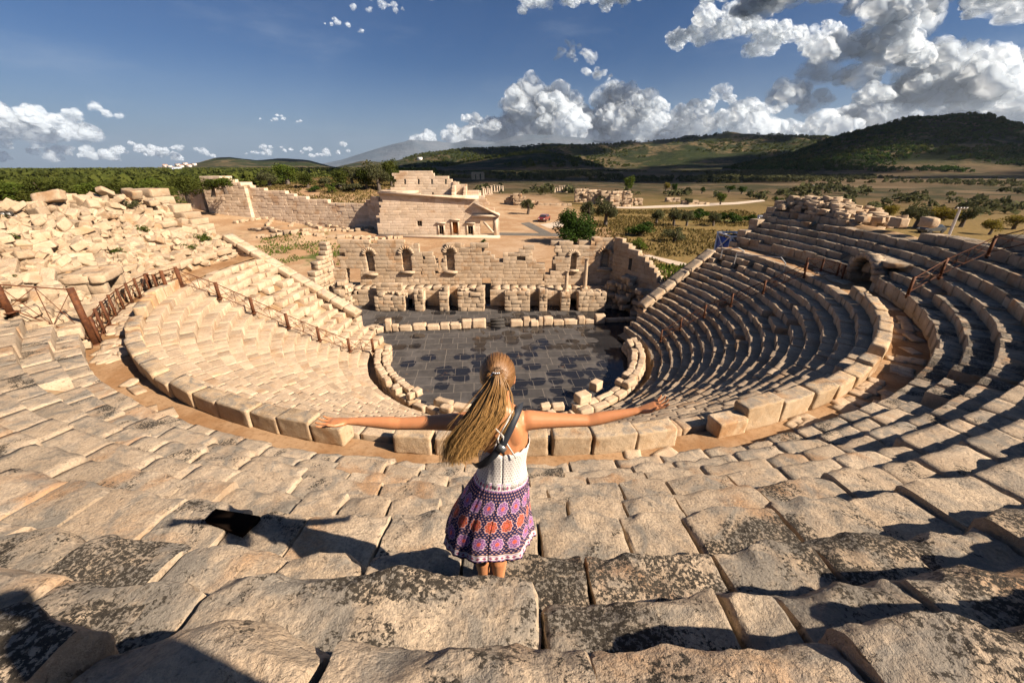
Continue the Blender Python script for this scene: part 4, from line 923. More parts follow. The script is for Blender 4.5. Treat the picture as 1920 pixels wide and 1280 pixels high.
def crown_mesh(w, h, n, seed, leaf, lobes=9, z0=.25):
    """leaf clumps spread through an uneven crown: w wide, h high, starting z0*h above the base"""
    q = np.random.RandomState(seed); C_ = []
    for i in range(lobes):
        a = q.rand()*6.283; rr = w*.5*(.25+.45*q.rand()); C_.append((rr*math.cos(a), rr*math.sin(a), h*(z0+(1-z0)*(.2+.62*q.rand())), w*(.14+.14*q.rand())))
    C_.append((0, 0, h*(z0+(1-z0)*.5), w*.3)); C_ = np.array(C_); per = n//len(C_); P = []; T = []
    for cx, cy, cz, r in C_:
        d = q.normal(size=(per, 3)); d /= np.linalg.norm(d, axis=1, keepdims=True); rad = r*(.45+.65*q.rand(per, 1)**.5); rad = rad*(1+.35*fbm(d*2.2+cx, 2, 3)[:, None]); p = d*rad*np.array([1, 1, .85])+np.array([cx, cy, cz]); P.append(p); T.append(np.full(per, q.rand())*.6+q.rand(per)*.4)
    P = np.concatenate(P); T = np.concatenate(T); N = len(P); P[:, 2] = np.maximum(P[:, 2], h*.03)
    u = q.normal(size=(N, 3)); u /= np.linalg.norm(u, axis=1, keepdims=True); v = np.cross(u, q.normal(size=(N, 3))); v /= np.linalg.norm(v, axis=1, keepdims=True); s = leaf*(.6+.8*q.rand(N, 1))
    V = np.stack([P-u*s-v*s*.5, P+u*s-v*s*.5, P+u*s*.7+v*s*.6, P-u*s*.8+v*s*.5], 1).reshape(-1, 3); Fq = np.arange(4*N).reshape(-1, 4)
    return V, Fq, np.repeat(np.stack([T, T*0, T*0, np.ones(N)], -1), 4, 0), C_
def trunk_mb(h, w, lob, seed, z0):
    mb = MB(); q = random.Random(seed); r = .035*h+.05; top = (q.gauss(0, .05)*w, q.gauss(0, .05)*w, h*(z0+.12)); mb.tube((0, 0, -.3), top, r*1.25, r*.75, 8)
    for c in lob[:6]: mb.tube(top, (c[0]*.8, c[1]*.8, c[2]), r*.5, r*.14, 6)
    return mb
TREES = {}
def tree_proto(key, kind, w, h, n, leaf, seed, lobes=9, z0=.25, bush=False):
    V, Fq, T, lob = crown_mesh(w, h, n, seed, leaf, lobes, z0); cr = mesh_obj('crown', V, Fq, ML[kind], tone=T, link=False).data
    tr = trunk_mb(h, w, lob, seed, z0); tr = mesh_obj('trunk', np.concatenate(tr.V), tr.F, M_BARK, link=False).data; TREES[key] = (cr, tr, w, h)
tree_proto('big', 'dark', 1, 1, 9000, .018, 1, 16, .08); tree_proto('oliveA', 'olive', 1, 1, 2600, .026, 2, 9, .25); tree_proto('oliveB', 'olive', 1, 1, 2600, .026, 3, 8, .3); tree_proto('pineA', 'pine', 1, 1, 4500, .022, 4, 14, .1); tree_proto('pineB', 'pine', 1, 1, 3000, .025, 5, 11, .18)
tree_proto('yellowA', 'yellow', 1, 1, 2200, .028, 6, 9, .22); tree_proto('bush', 'dark', 1, 1, 1800, .03, 7, 9, .0); tree_proto('bushG', 'green', 1, 1, 1500, .03, 8, 9, .0); tree_proto('round', 'dark', 1, 1, 1800, .03, 9, 7, .2); tree_proto('greenA', 'green', 1, 1, 2600, .026, 10, 9, .2)
tree_proto('bushO', 'olive', 1, 1, 1500, .03, 12, 9, .0)
def tree(key, lb, u, vb, wpx, hpx, cat='tree', group=None, name=None, xyz=None):
    x, y, z = xyz if xyz else gp(u, vb); dep = math.cos(PITCH)*y+math.sin(PITCH)*(CAMZ-z); k = dep/F; cr, tr, w, h = TREES[key]; W_, H_ = wpx*k, hpx*k*1.06
    t = empty(name or ('bush' if cat == 'bush' else 'tree'), lb, cat, (x, y, z), group, rz=rnd.random()*6.28); 
    for d, nm in ((cr, 'crown'), (tr, 'trunk')): o = bpy.data.objects.new(nm, d); C.objects.link(o); o.parent = t; o.scale = (W_, W_, H_)
    return t
TR = [('big', 'big dense dark green tree behind the right half of the stage wall', 1080, 456, 84, 62), ('oliveA', 'pale olive tree rising behind the left shoulder of the big dark tree', 1100, 418, 36, 40), ('oliveB', 'thin grey-green tree just right behind the big dark tree', 1135, 424, 44, 46),
      ('oliveA', 'olive bush beside the small ruin near the dark path', 988, 402, 34, 28), ('oliveA', 'single grey olive tree, leftmost of the row in the dry meadow', 1232, 420, 28, 26), ('oliveB', 'second olive tree of the meadow row', 1264, 424, 32, 30), ('oliveA', 'third olive tree of the meadow row, touching the second', 1287, 424, 28, 28), ('oliveB', 'olive tree in front of the dark hedge row, right end of the meadow', 1338, 424, 28, 24),
      ('greenA', 'tall pale green tree behind the broken walls in the plain', 1177, 362, 24, 28), ('yellowA', 'yellowish tree standing tall at the field edge right of the pale green one', 1249, 360, 12, 16), ('round', 'dark tree beside the yellowish one at the field edge', 1262, 364, 14, 18),
      ('greenA', 'light green tree beside the far road', 1351, 384, 20, 20), ('round', 'small round dark tree alone in the brown field', 1458, 386, 16, 14), ('oliveA', 'grey bush in the middle of the pale excavations', 1290, 384, 20, 12), ('round', 'dark tree in the far field, left of a pair', 1316, 363, 14, 11), ('round', 'dark spreading tree of the far field, middle of three', 1367, 361, 20, 12), ('round', 'dark spreading tree of the far field, right of three', 1390, 364, 20, 13),
      ('yellowA', 'bright yellow-green tree behind the peak of the right seats', 1661, 418, 26, 30), ('oliveB', 'brown-green tree left of the tall lamp mast', 1714, 428, 52, 40), ('yellowA', 'broad brownish tree directly behind the tall lamp mast', 1755, 430, 50, 38), ('oliveB', 'brown-green tree right behind the lamp mast top', 1800, 426, 40, 34), ('yellowA', 'small bright yellowing tree near the right edge', 1853, 440, 30, 26), ('yellowA', 'yellowing tree at the right edge of the picture', 1900, 430, 40, 24),
      ('pineA', 'dark pine standing right of the rubble heap on the left', 322, 420, 66, 66), ('greenA', 'round green tree above the long pale wall of the mound', 541, 347, 50, 34), ('oliveB', 'olive tree left on top of the dry mound', 505, 350, 40, 24), ('pineB', 'dark tree right of the round green tree on the mound', 576, 352, 34, 26), ('oliveA', 'reddish olive tree over the right of the mound', 612, 352, 30, 18),
      ('pineB', 'tree at the left of the dense group beside the council house', 640, 352, 36, 30), ('oliveA', 'grey tree second in the dense group beside the council house', 664, 350, 38, 36), ('pineB', 'dark tree third in the dense group beside the council house', 688, 354, 36, 34), ('oliveB', 'big grey-green tree nearest to the council house left side', 712, 358, 44, 46), ('pineA', 'dark tree directly behind the upper wall of the council house', 735, 350, 34, 44)]
for (k, lb, u, v, w, h) in TR: tree(k, lb, u, v, w, h)
BU = [('bush', 'dark round bush at the foot of the pine right of the rubble heap', 362, 434, 28, 24), ('bush', 'wide dark brown bush in the dry meadow', 1200, 442, 54, 26), ('bushO', 'green bush in the dry meadow right of the wide dark one', 1266, 454, 48, 26), ('bushG', 'bright green bush just behind the right end of the stage wall', 1196, 470, 34, 22),
      ('bush', 'left part of the dark hedge in the meadow', 1310, 412, 44, 20), ('bush', 'middle part of the dark hedge in the meadow', 1345, 416, 34, 18), ('bush', 'right part of the dark hedge in the meadow', 1375, 418, 40, 20), ('bush', 'last low end of the dark hedge in the meadow', 1404, 418, 30, 16), ('bushG', 'small green bush on the left end of the mound front', 437, 397, 14, 8), ('bush', 'small dark bush in front of the long pale wall', 435, 402, 10, 9),
      ('bush', 'dark bush left on the dry mound slope', 590, 360, 26, 12), ('bushG', 'green bush in the middle of the dry mound slope', 622, 362, 18, 16), ('bushO', 'low bushes right below the dense group of trees', 660, 358, 50, 14), ('bush', 'tiny dark bush on the bare earth behind the stage', 907, 455, 10, 7)]
for (k, lb, u, v, w, h) in BU: tree(k, lb, u, v, w, h, 'bush')
# hedge-like green tops right behind the rubble heap on the left
for i, (u, v, w, h) in enumerate([(-10, 378, 60, 26), (40, 380, 60, 30), (85, 372, 60, 30), (130, 368, 60, 26), (170, 364, 50, 20), (215, 362, 46, 20), (255, 362, 40, 18), (290, 364, 40, 24), (350, 362, 46, 26), (395, 350, 40, 16), (420, 345, 40, 14)]):
    d = ray(u, v); t = 75/d[1]; x, y = d[0]*t, 75.; tree(['pineB', 'greenA', 'pineA'][i % 3], f'yellowish green tree top, number {i+1} from the left behind the rubble heap' if i < 8 else f'dark green tree, number {i-7} from the left between the pine and the corner tower', u, v, w, h*1.5, group='tree tops behind the rubble heap', xyz=(x, y, CAMZ+d[2]*t-1.0))
# small trees sprinkled over plain and slopes
def blobs(name, pts, sizes, mat, seed, per=26):
    q = np.random.RandomState(seed); n = len(pts); d = q.normal(size=(n, per, 3)); d /= np.linalg.norm(d, axis=2, keepdims=True); d[..., 2] = np.abs(d[..., 2])*1.1-.35
    P = pts[:, None]+d*sizes[:, None]*(.55+.6*q.rand(n, per, 1)); u = q.normal(size=P.shape); u /= np.linalg.norm(u, axis=2, keepdims=True); v = np.cross(u, q.normal(size=P.shape)); v /= np.linalg.norm(v, axis=2, keepdims=True); s = sizes[:, None, :1]*(.26+.2*q.rand(n, per, 1))
    V = np.stack([P-u*s-v*s*.6, P+u*s-v*s*.5, P+u*s*.7+v*s*.7, P-u*s*.8+v*s*.5], 2).reshape(-1, 3); t = np.clip(q.rand(n)[:, None]*.75+q.rand(n, per)*.25, 0, 1).reshape(-1); T = np.repeat(np.stack([t, t, t, np.ones_like(t)], -1), 4, 0)
    o = mesh_obj(name, V, np.arange(len(V)).reshape(-1, 4), mat, tone=T); tag(o, kind='stuff'); return o
def scatter(n, az0, az1, r0, r1, seed, cond=None, hmin=2, hmax=5):
    q = np.random.RandomState(seed); a = np.radians(q.uniform(az0, az1, n)); r = np.sqrt(q.uniform(r0**2, r1**2, n)); x, y = r*np.sin(a), r*np.cos(a); keep = np.ones(n, bool) if cond is None else cond(x, y, q); x, y = x[keep], y[keep]; z = tz(x, y); h = q.uniform(hmin, hmax, len(x)); return np.stack([x, y, z+h*.35], -1), np.stack([h*.62, h*.62, h*.6], -1)
def bl(ps, name, kind, seed, lb=None): o = blobs(name, ps[0], ps[1], ML[kind], seed); tag(o, lb, 'woodland' if lb else None)
nz = lambda x, y, s, k: fbm(np.stack([x, y, x*0], -1)/s, 3, k)
bl(scatter(9000, -56, -19, 85, 420, 1, lambda x, y, q: (x < -80-(y-100)*.1) & (nz(x, y, 60, 4) > -.45) & ~((x > -95) & (y < 112)), 2.6, 5.0), 'forest', 'pine', 1, 'wide yellowish green pine forest filling the plain on the left')
bl(scatter(9000, -58, -10, 420, 1700, 2, lambda x, y, q: nz(x, y, 140, 6) > -.35, 4, 8), 'forest', 'pine', 2, 'far part of the pine forest reaching to the left skyline')
bl(scatter(8000, -14, 52, 700, 2750, 3, lambda x, y, q: (nz(x, y, 260, 7) > -.12) & (tz(x, y) > 9), 5, 10), 'hillside_woods', 'pine', 3, 'woods covering the hills beyond the plain')
bl(scatter(7000, 22, 56, 480, 1500, 4, lambda x, y, q: (nz(x, y, 120, 8) > -.25) & (tz(x, y) > 5), 3, 6.5), 'hillside_scrub', 'dark', 4, 'dark scrub dotted over the slope at the right')
bl(scatter(6500, -12, 40, 170, 900, 5, lambda x, y, q: nz(x, y, 55, 9) > .0+.22*(np.hypot(x, y) < 330), 1.4, 4.2), 'scattered_scrub', 'olive', 5, 'grey scrub scattered over the far plain')
bl(scatter(1800, 24, 54, 110, 620, 6, lambda x, y, q: nz(x, y, 60, 10) > .05, 1.2, 3.2), 'scattered_scrub', 'olive', 6, 'low scrub in the brown fields on the right')
# dry grass tufts
def tufts(name, n, box, h, kind, seed, lb, cond=None):
    q = np.random.RandomState(seed); x = q.uniform(box[0], box[1], n); y = q.uniform(box[2], box[3], n)
    if cond is not None: k = cond(x, y); x, y = x[k], y[k]
    z = tz(x, y); N = len(x); a = q.rand(N)*6.28; hh = h*(.5+q.rand(N)); lx, ly = q.normal(0, .35, N)*hh, q.normal(0, .35, N)*hh; w = hh*.35; c, s = np.cos(a)*w, np.sin(a)*w
    V = np.stack([np.stack([x-c, y-s, z-.02], -1), np.stack([x+c, y+s, z-.02], -1), np.stack([x+lx+c*.4, y+ly+s*.4, z+hh], -1), np.stack([x+lx-c*.6, y+ly-s*.6, z+hh*.9], -1)], 1).reshape(-1, 3)
    t = q.rand(N); o = mesh_obj(name, V, np.arange(4*N).reshape(-1, 4), ML[kind], tone=np.repeat(np.stack([t, t, t, t*0+1], -1), 4, 0)); tag(o, lb, 'grass', kind='stuff')
tufts('dry_grass', 26000, (10, 60, 38, 110), .28, 'dry', 1, 'dry golden grass of the meadow behind the stage', lambda x, y: (x > 9.5+(y-38)*.12) & (nz(x, y, 7, 3) > -.1))
tufts('dry_grass', 16000, (-75, -14, 100, 150), .32, 'dry', 2, 'dry grass on the mound behind the long wall', lambda x, y: nz(x, y, 9, 3) > -.3)
tufts('green_grass', 9000, (-36, -13, 40, 60), .16, 'green', 3, 'short green grass behind the left retaining wall', lambda x, y: nz(x, y, 4, 5) > .02)
tufts('green_grass', 2500, (15, 26, 30, 46), .3, 'green', 4, 'green grass at the right end of the stage')

# ------------------------------------------------------------------ rubble heap over the collapsed left rows
RP = []
for i in range(16):
    q = random.Random(7000+i); sz = (q.uniform(.7, 1.25), q.uniform(.5, .8), q.uniform(.35, .6)) if i < 11 else (q.uniform(.5, .7), q.uniform(.45, .6), q.uniform(.4, .55))
    P, Fb = stone(sz, (9, 7, 6), 7100+i*13, .13 if i % 3 else .07, .04, 1.9, .02); k = q.uniform(-.35, .35); P[:, 0] += P[:, 2]*k; P[:, 1] *= 1+P[:, 0]*q.uniform(-.4, .4)
    mb = MB(); mb.add(P, Fb, (.42+q.gauss(0, .26), .3+.5*q.random(), q.random())); o = mb.obj('rubble_block', M_RUB); RP.append(o.data); bpy.data.objects.remove(o)
def rock(k, p, s, rot, name, lb, grp, cat='stone block'):
    o = bpy.data.objects.new(name, RP[k]); C.objects.link(o); o.location = p; o.scale = s; o.rotation_euler = rot; tag(o, lb, cat, grp); return o
q = random.Random(31); n = 0
ZONES = [('crest', 22.0, 24.2, 100, (.6, 1.05)), ('middle slope', 20.2, 22.4, 130, (.5, .95)), ('foot', 18.6, 20.4, 90, (.4, .85))]
for zn, ra, rb, cnt, (s0, s1) in ZONES:
    for i in range(cnt):
        th = q.uniform(-98.5, -48.5) if zn != 'foot' else q.uniform(-97, -50); r = q.uniform(ra, rb); s = q.uniform(s0, s1)**1.0
        if abs(th+66) < 2.8 and r < 20.2: continue
        x, y = pol(r, R(th)); z = float(bank_z(r, R(th)))+s*.16+q.uniform(0, .18)
        if zn == 'crest': z += max(0, q.gauss(.05, .14))
        big = 'large' if s > .72 else ('middle-sized' if s > .55 else 'small')
        rock(q.randrange(16), (x, y, z), (s, s, s*q.uniform(.7, 1.0)), (q.gauss(0, .32), q.gauss(0, .32), q.random()*6.28), 'rubble_block', f'{big} pale tumbled block on the {zn} of the rubble heap at the left', f'tumbled blocks on the {zn} of the left rubble heap')
mb = MB((0, 0, 0))
for i in range(1500):
    r = q.uniform(18.5, 24.4); th = R(q.uniform(-98.5, -48.5)); 
    if abs(math.degrees(th)+66) < 2.4 and r < 20.2: continue
    s = q.uniform(.14, .42); P, Fb = stone((s*1.3, s, s*.8), (3, 3, 3), q.randrange(99999), .10*s/.3, .02, 4, .01); P[:, 0] *= 1+P[:, 1]*q.uniform(-.8, .8)
    x, y = pol(r, th); mb.add(place(P, (x, y, float(bank_z(r, th))+s*.2+q.uniform(0, .05)), q.random()*6, q.gauss(0, .4), q.gauss(0, .4)), Fb, (.5+q.gauss(0, .16), .25, q.random()))
o = mb.obj('rubble', M_RUB); tag(o, 'small broken stone filling the gaps of the rubble heap at the left', 'rubble', kind='stuff')
# long tilted slabs where the rows still hold together
k_ = 0
for (t0, t1, r, z, st) in [(a_, b_, r_, float(rake(r_)), 0) for a_, b_, r_ in ((-97.5, -72, 18.5), (-97.5, -73, 19.1), (-97.5, -75, 19.8), (-98, -80, 20.5), (-98, -84, 21.2), (-98, -88, 22.0), (-70, -50, 21.9), (-69, -55, 20.3), (-62, -50, 19.2), (-63, -49, 18.5))]:
    for (a, b) in joints(R(t0), R(t1), r, .8, 1.5, int(-t0*7+r)):
        tm = (a+b)/2; 
        if abs(math.degrees(tm)+66) < 2.8 and r < 20.2: continue
        if q.random() < .12: continue
        x, y = pol(r+.3, tm); mb = MB((x, y, z-.2)); P, Fb = stone(((b-a)*r-.03, .72, .36), (9, 5, 4), q.randrange(9999), .08, .025, 2, .02)
        mb.add(place(P, (x, y, z-.16+q.gauss(0, .05)), tm+math.pi+q.gauss(0, .07), q.gauss(.04, .07), q.gauss(0, .04)), Fb, (.52+q.gauss(0, .13), .2, q.random())); o = mb.obj('displaced_seat', M_RUB); k_ += 1
        tag(o, 'long displaced seat slab still lying in its row among the rubble at the left', 'stone slab', 'displaced seat slabs in the left rubble')
# squared end of the heap, laid in courses
t = empty('end_wall', 'squared stump of wall in courses closing the far end of the left rubble heap', 'wall', (*pol(23, R(-97.5)), 8)); mb = MB()
an = R(-98.3); rad = (math.sin(an), -math.cos(an)); masonry(mb, (CX, CY, 0), math.atan2(rad[1], rad[0]), [(20.4, 6), (20.4, 7.9), (21.2, 8.5), (21.8, 9.0), (22.3, 9.6), (22.9, 10.0), (23.4, 10.35), (24.6, 10.35), (24.8, 6)], [], 1.3, .42, (.7, 1.3), 6, 11, 801, off=-.9, chip=.05, jit=.04, n=(4, 3, 3)); child(mb, 'wall', M_RUB, t)
# crown of broken masonry on the end of the right upper rows
t = empty('broken_masonry', 'ragged pile of pale broken masonry crowning the far end of the shaded upper rows', 'ruin', (*pol(23, R(104)), 9)); mb = MB(); q = random.Random(77)
for i in range(230):
    th = R(q.uniform(94, 110.5)); r = q.uniform(21.6, 24.6); top = 9.5-max(0, (104-math.degrees(th)))*.085; x, y = pol(r, th); z = min(top, 8.2+(r-21.0)*.9)-q.random()*.7; P, Fb = stone((q.uniform(.35, .8), q.uniform(.3, .6), q.uniform(.22, .4)), (3, 3, 3), q.randrange(999), .08, .03, 2.5); mb.add(place(P, (x, y, z), th+q.gauss(0, .3), q.gauss(0, .08), q.gauss(0, .08)), Fb, (.55+q.gauss(0, .14), .3, q.random()))
child(mb, 'masonry', M_RUB, t)
for i, (th, r, z) in enumerate([(84, 22.3, 8.9), (88, 22.0, 8.7)]):
    P, Fb = stone((.8, .5, .5), (8, 6, 6), 90+i, .2, .03, 2); x, y = pol(r, R(th)); mb = MB((x, y, z-.3)); mb.add(place(P, (x, y, z), R(th)), Fb, (.75, .1, .2)); o = mb.obj('loose_block', M_RUB); tag(o, ['pale rounded boulder sitting on the skyline of the shaded upper rows', 'small pale block on the skyline, left of the rounded boulder'][i], 'stone block')

# ------------------------------------------------------------------ vaulted passages through the podium
def passage(th, hw, ztop, lb, M, archd=True):
    t = empty('passage', lb, 'doorway', (*pol(18.5, R(th)), 6.0)); a = R(th); w = hw*R(1)*18.5
    mb = MB((0, 0, 0))
    for s in (-1, 1):
        for lay in range(int((ztop-6)/.42)+(0 if archd else 1)):
            for dd in range(2):
                P, Fb = stone((.34, .6, .42), (3, 4, 3), rnd.randrange(999), .03, .012, 2); P = P+np.array([s*(w+.17), .35+dd*.6, .2+lay*.42]); P = place(P, (0, 0, 0), a+math.pi); x, y = pol(18.36, a); mb.add(P+np.array([x, y, 6.0]), Fb, (.35+rnd.gauss(0, .1), .7, .4))
    child(mb, 'jamb', M, t); mb = MB()
    def put(P, Fb, tone):
        P = place(P, (0, 0, 0), a+math.pi); x, y = pol(18.36, a); mb.add(P+np.array([x, y, 6.0]), Fb, tone)
    if archd:
        zc = ztop-6-w*.75; n = 11
        for i in range(n):
            p0, p1 = math.pi*i/n+.01, math.pi*(i+1)/n-.01; P = np.array([(-rr*math.cos(pp), yy, zc+rr*.9*math.sin(pp)) for yy in (-.06, .5) for rr, pp in ((w, p0), (w, p1), (w+.24, p1), (w+.24, p0))]); put(P, [(0, 1, 2, 3)[::-1], (4, 5, 6, 7), (0, 1, 5, 4), (1, 2, 6, 5), (2, 3, 7, 6), (3, 0, 4, 7)], (.6+rnd.gauss(0, .08), .5, .4))
        child(mb, 'arch', M, t)
    else:
        P, Fb = stone((w*2+.9, .5, .34), (8, 4, 4), 5, .07, .02, 2); put(P+np.array([0, .25, ztop-6+.12]), Fb, (.6, .4, .3)); P, Fb = stone((w*2+.8, .9, .3), (8, 4, 4), 6, .05, .02, 2); put(P+np.array([0, .95, ztop-6+.14]), Fb, (.5, .4, .3)); child(mb, 'lintel', M, t)
    mb = MB(); P, Fb = stone((w*2+.7, 1.9, .22), (6, 5, 3), 8, .02, .01, 2); put(P+np.array([0, 1.25, ztop-6+.06]), Fb, (.4, .5, .4)); child(mb, 'roof_slab', M, t)
    mb = MB(); P, Fb = stone((w*2, .1, ztop-6), (3, 3, 3), 5, .01, 0, 2); put(P+np.array([0, 2.0, (ztop-6)/2]), Fb, (.3, .5, .5)); child(mb, 'back_wall', M, t)
passage(-66, 1.7, 7.3, 'small square doorway with a stone lintel in the foot of the left rubble heap', M_RUB, False)
passage(77, 3.1, 7.25, 'dark arched passage opening beside the walkway in the shaded right bank', M_UP, True)

for i, (th, r) in enumerate([(-55, 22), (-60, 20.5), (-64, 23), (-70, 21.8), (-75, 23), (-79, 20.2), (-84, 22.3), (-88, 21), (-93, 22.8), (-95, 19.6), (-58, 23.2), (-90, 19.2)]):
    x, y = pol(r, R(th)); tree('bushG' if i % 2 else 'bushO', 'small green weed growing between the blocks of the left rubble heap', 0, 0, 26, 16, 'plant', 'weeds in the left rubble heap', 'weed', (x, y, float(bank_z(r, R(th)))+.1))
# ------------------------------------------------------------------ rusty railings
def rust():
    m, g = pmat('rusted_steel'); pos = g.n('ShaderNodeNewGeometry').outputs['Position']; n = g.noise(pos, 9, 5, .6); finish(g, g.mix(g.ss(n, .35, .65), (.075, .027, .013), (.14, .052, .02)), .75, n, .3, .004, .3, {'Metallic': .2}); return m
M_RUST = rust()
def railing(lb, pts, hs, pw=.15, bays=1, grp=None):
    t = empty('railing', lb, 'railing', tuple(pts[0]), grp); tp = []
    for (x, y, z), h in zip(pts, hs):
        mb = MB(); mb.box((x, y, z+h/2-.05), (pw, pw*.6, h+.1), math.atan2(pts[-1][1]-pts[0][1], pts[-1][0]-pts[0][0])); mb.box((x, y, z+.01), (pw*1.9, pw*1.9, .02)); child(mb, 'post', M_RUST, t); tp.append((Vector((x, y, z+.14)), Vector((x, y, z+h-.06))))
    for (b0, t0), (b1, t1) in zip(tp[:-1], tp[1:]):
        mb = MB(); mb.tube(t0, t1, .022, n=6); mb.tube(b0, b1, .018, n=6); child(mb, 'rail', M_RUST, t); mb = MB()
        nb = max(1, round((t1-t0).length/1.0))
        for i in range(nb):
            f0, f1 = i/nb, (i+1)/nb; A0, A1, B0, B1 = t0.lerp(t1, f0), t0.lerp(t1, f1), b0.lerp(b1, f0), b0.lerp(b1, f1); mb.tube(A0, B1, .011, n=5); mb.tube(B0, A1, .011, n=5)
            if i: mb.tube(A0, B0, .013, n=5)
            c = (A0+A1+B0+B1)/4; u = (A1-A0).normalized(); w = (A0-B0).normalized(); rr = .07; ring_ = [c+u*rr*math.cos(k*math.pi/4)+w*rr*math.sin(k*math.pi/4) for k in range(9)]
            for p, q2 in zip(ring_[:-1], ring_[1:]): mb.tube(p, q2, .009, n=4)
        child(mb, 'brace', M_RUST, t)
    return t
def polz(r, th, z): x, y = pol(r, R(th)); return (x, y, z)
railing('rusty railing with crossed braces running down the left seats beside the stairway', [polz(17.05, -73.8, 6.15), polz(15.6, -73.8, 5.35), polz(14.25, -73.8, 4.42), polz(12.75, -73.4, 3.42), polz(11.35, -73.8, 2.45), polz(9.9, -75.5, 1.45), polz(8.75, -82.4, .85)], [.85]*7)
railing('rusty railing along the walkway below the rubble heap at the left', [polz(18.22, a, 6.0) for a in (-51.0, -54.2, -57.4, -60.5, -63.6, -66.6, -69.4)]+[polz(18.15, -72.0, 6.0)], [.95]*8, .12)
railing('short rusty railing crossing the walkway in front of the left doorway', [polz(18.12, -72.3, 6.0), polz(17.7, -71.2, 6.0), polz(17.25, -70.3, 6.0), polz(17.05, -73.6, 6.1)], [.95, .95, 1.15, 1.0])
railing('rusty railing on top of the left upper rows at the edge of the picture', [polz(20.6, -47.5, 8.05), polz(19.79, -50.4, 7.5), polz(18.35, -50.6, 6.0)], [.95, .95, 2.0], .17)
railing('dark rusty railing running down the shaded right seats', [polz(16.6, 82.2, 5.95), polz(14.85, 83.4, 4.82), polz(13.4, 85, 3.85), polz(12.1, 86.4, 3.0), polz(10.8, 86.6, 2.1), polz(9.7, 86.4, 1.3)], [.8]*6, .09)
railing('dark rusty railing climbing the shaded upper rows at the right edge', [polz(18.45, 63.4, 6.7), polz(19.5, 65.8, 7.4), polz(20.9, 67.4, 8.3), polz(22.3, 65.2, 9.2)], [.8]*4, .10)
railing('rusty barrier across the walkway in front of the dark arched passage', [polz(17.2, 86, 6.0), polz(17.9, 85, 6.0), polz(18.2, 82, 6.0), polz(18.2, 80.4, 6.0)], [.8]*4, .08)
m_, g_ = pmat('galvanised_steel'); finish(g_, (.55, .55, .53), .4, spec=.5, extra={'Metallic': .5}); M_GALV = m_
M_WHITE = pmat('white_paint'); finish(M_WHITE[1], (.72, .73, .74), .5); M_WHITE = M_WHITE[0]; M_BLUE = pmat('blue_tarpaulin'); finish(M_BLUE[1], (.05, .10, .36), .5); M_BLUE = M_BLUE[0]; M_DWOOD = pmat('dark_panel'); finish(M_DWOOD[1], (.012, .008, .006), .95, None, spec=0.0); M_DWOOD = M_DWOOD[0]
def handrail(lb, pts):
    t = empty('handrail', lb, 'handrail', pts[0]); mb = MB()
    for p, q2 in zip(pts[:-1], pts[1:]): mb.tube(p, q2, .03, n=6)
    child(mb, 'rail', M_GALV, t); mb = MB()
    for p in (pts[0], pts[-1]): mb.tube(p, (p[0], p[1], p[2]-.6), .03, n=6)
    child(mb, 'post', M_GALV, t)
handrail('pale curved tube handrail on the shaded seats, the one nearer the walkway', [polz(15.6, 101, 6.1), polz(16.2, 96, 6.3), polz(16.6, 91, 6.5), polz(16.7, 89.5, 6.2)])
handrail('pale looped tube handrail on the shaded seats close to the scaffold', [polz(15.6, 106, 6.2), polz(16.0, 102.5, 6.5), polz(16.3, 101.5, 6.3), polz(16.1, 103, 6.1)])
# dark steel plates let into the steps
def plate(lb, px, Z, th=.03, mat=M_DWOOD, lift=0):
    P = [np.array(atZ(u, v, Z)) for u, v in px]; n = len(P); V = np.array(P+[p-np.array([0, 0, th]) for p in P]); c = V.mean(0); mb = MB(tuple(c)); mb.add(V, [tuple(range(n))]+[tuple(range(n, 2*n))[::-1]]+[(i, n+i, n+(i+1) % n, (i+1) % n) for i in range(n)]); o = mb.obj('cover_plate', mat); tag(o, lb, 'plate')
PZ = 8.56
plate('dark brown cover plate bridging a gap between blocks left of the woman', [(384, 974), (404, 953), (487, 967), (452, 1000)], PZ, .05)
0 and plate('dark plate at the foot of the tall leaning post at the left edge', [(135, 655), (158, 642), (176, 672), (150, 692)], 7.2, .9)

# ------------------------------------------------------------------ scaffold towers behind the right retaining wall
def scaffold(lb, x0, x1, y0, y1, z0, z1, nx, tarp):
    t = empty('scaffold_tower', lb, 'scaffold', (x0, y0, z0)); mb = MB(); xs = np.linspace(x0, x1, nx+1)
    for x in xs:
        for y in (y0, y1): mb.box((x, y, (z0+z1)/2), (.13, .13, z1-z0))
    child(mb, 'post', M_WHITE, t); mb = MB(); lv = np.arange(z1, z0, -1.7)
    for z in lv:
        for y in (y0, y1): mb.box(((x0+x1)/2, y, z), (x1-x0+.2, .12, .15))
        for x in xs: mb.box((x, (y0+y1)/2, z-.005), (.12, y1-y0, .12))
    child(mb, 'beam', M_WHITE, t); mb = MB()
    for z in lv:
        for a, b in zip(xs[:-1], xs[1:]): mb.tube((a, y0-.08, z), (b, y0-.08, z-1.6), .045, n=6); mb.tube((b, y0-.08, z), (a, y0-.08, z-1.6), .045, n=6)
        mb.tube((x0-.08, y0, z), (x0-.08, y1, z-1.6), .045, n=6); mb.tube((x0-.08, y1, z), (x0-.08, y0, z-1.6), .045, n=6)
    child(mb, 'brace', M_WHITE, t); mb = MB()
    for a, b in tarp: mb.box(((a+b)/2, y0+.1, z1-.95), (b-a, .02, 1.5))
    mb.box((x0+.03, (y0+y1)/2, z1-.95), (.02, y1-y0-.2, 1.5)); child(mb, 'tarpaulin', M_BLUE, t); mb = MB(); mb.box(((x0+x1)/2, (y0+y1)/2, z1-.16), (x1-x0-.2, y1-y0-.2, .05)); child(mb, 'deck', M_DWOOD, t)
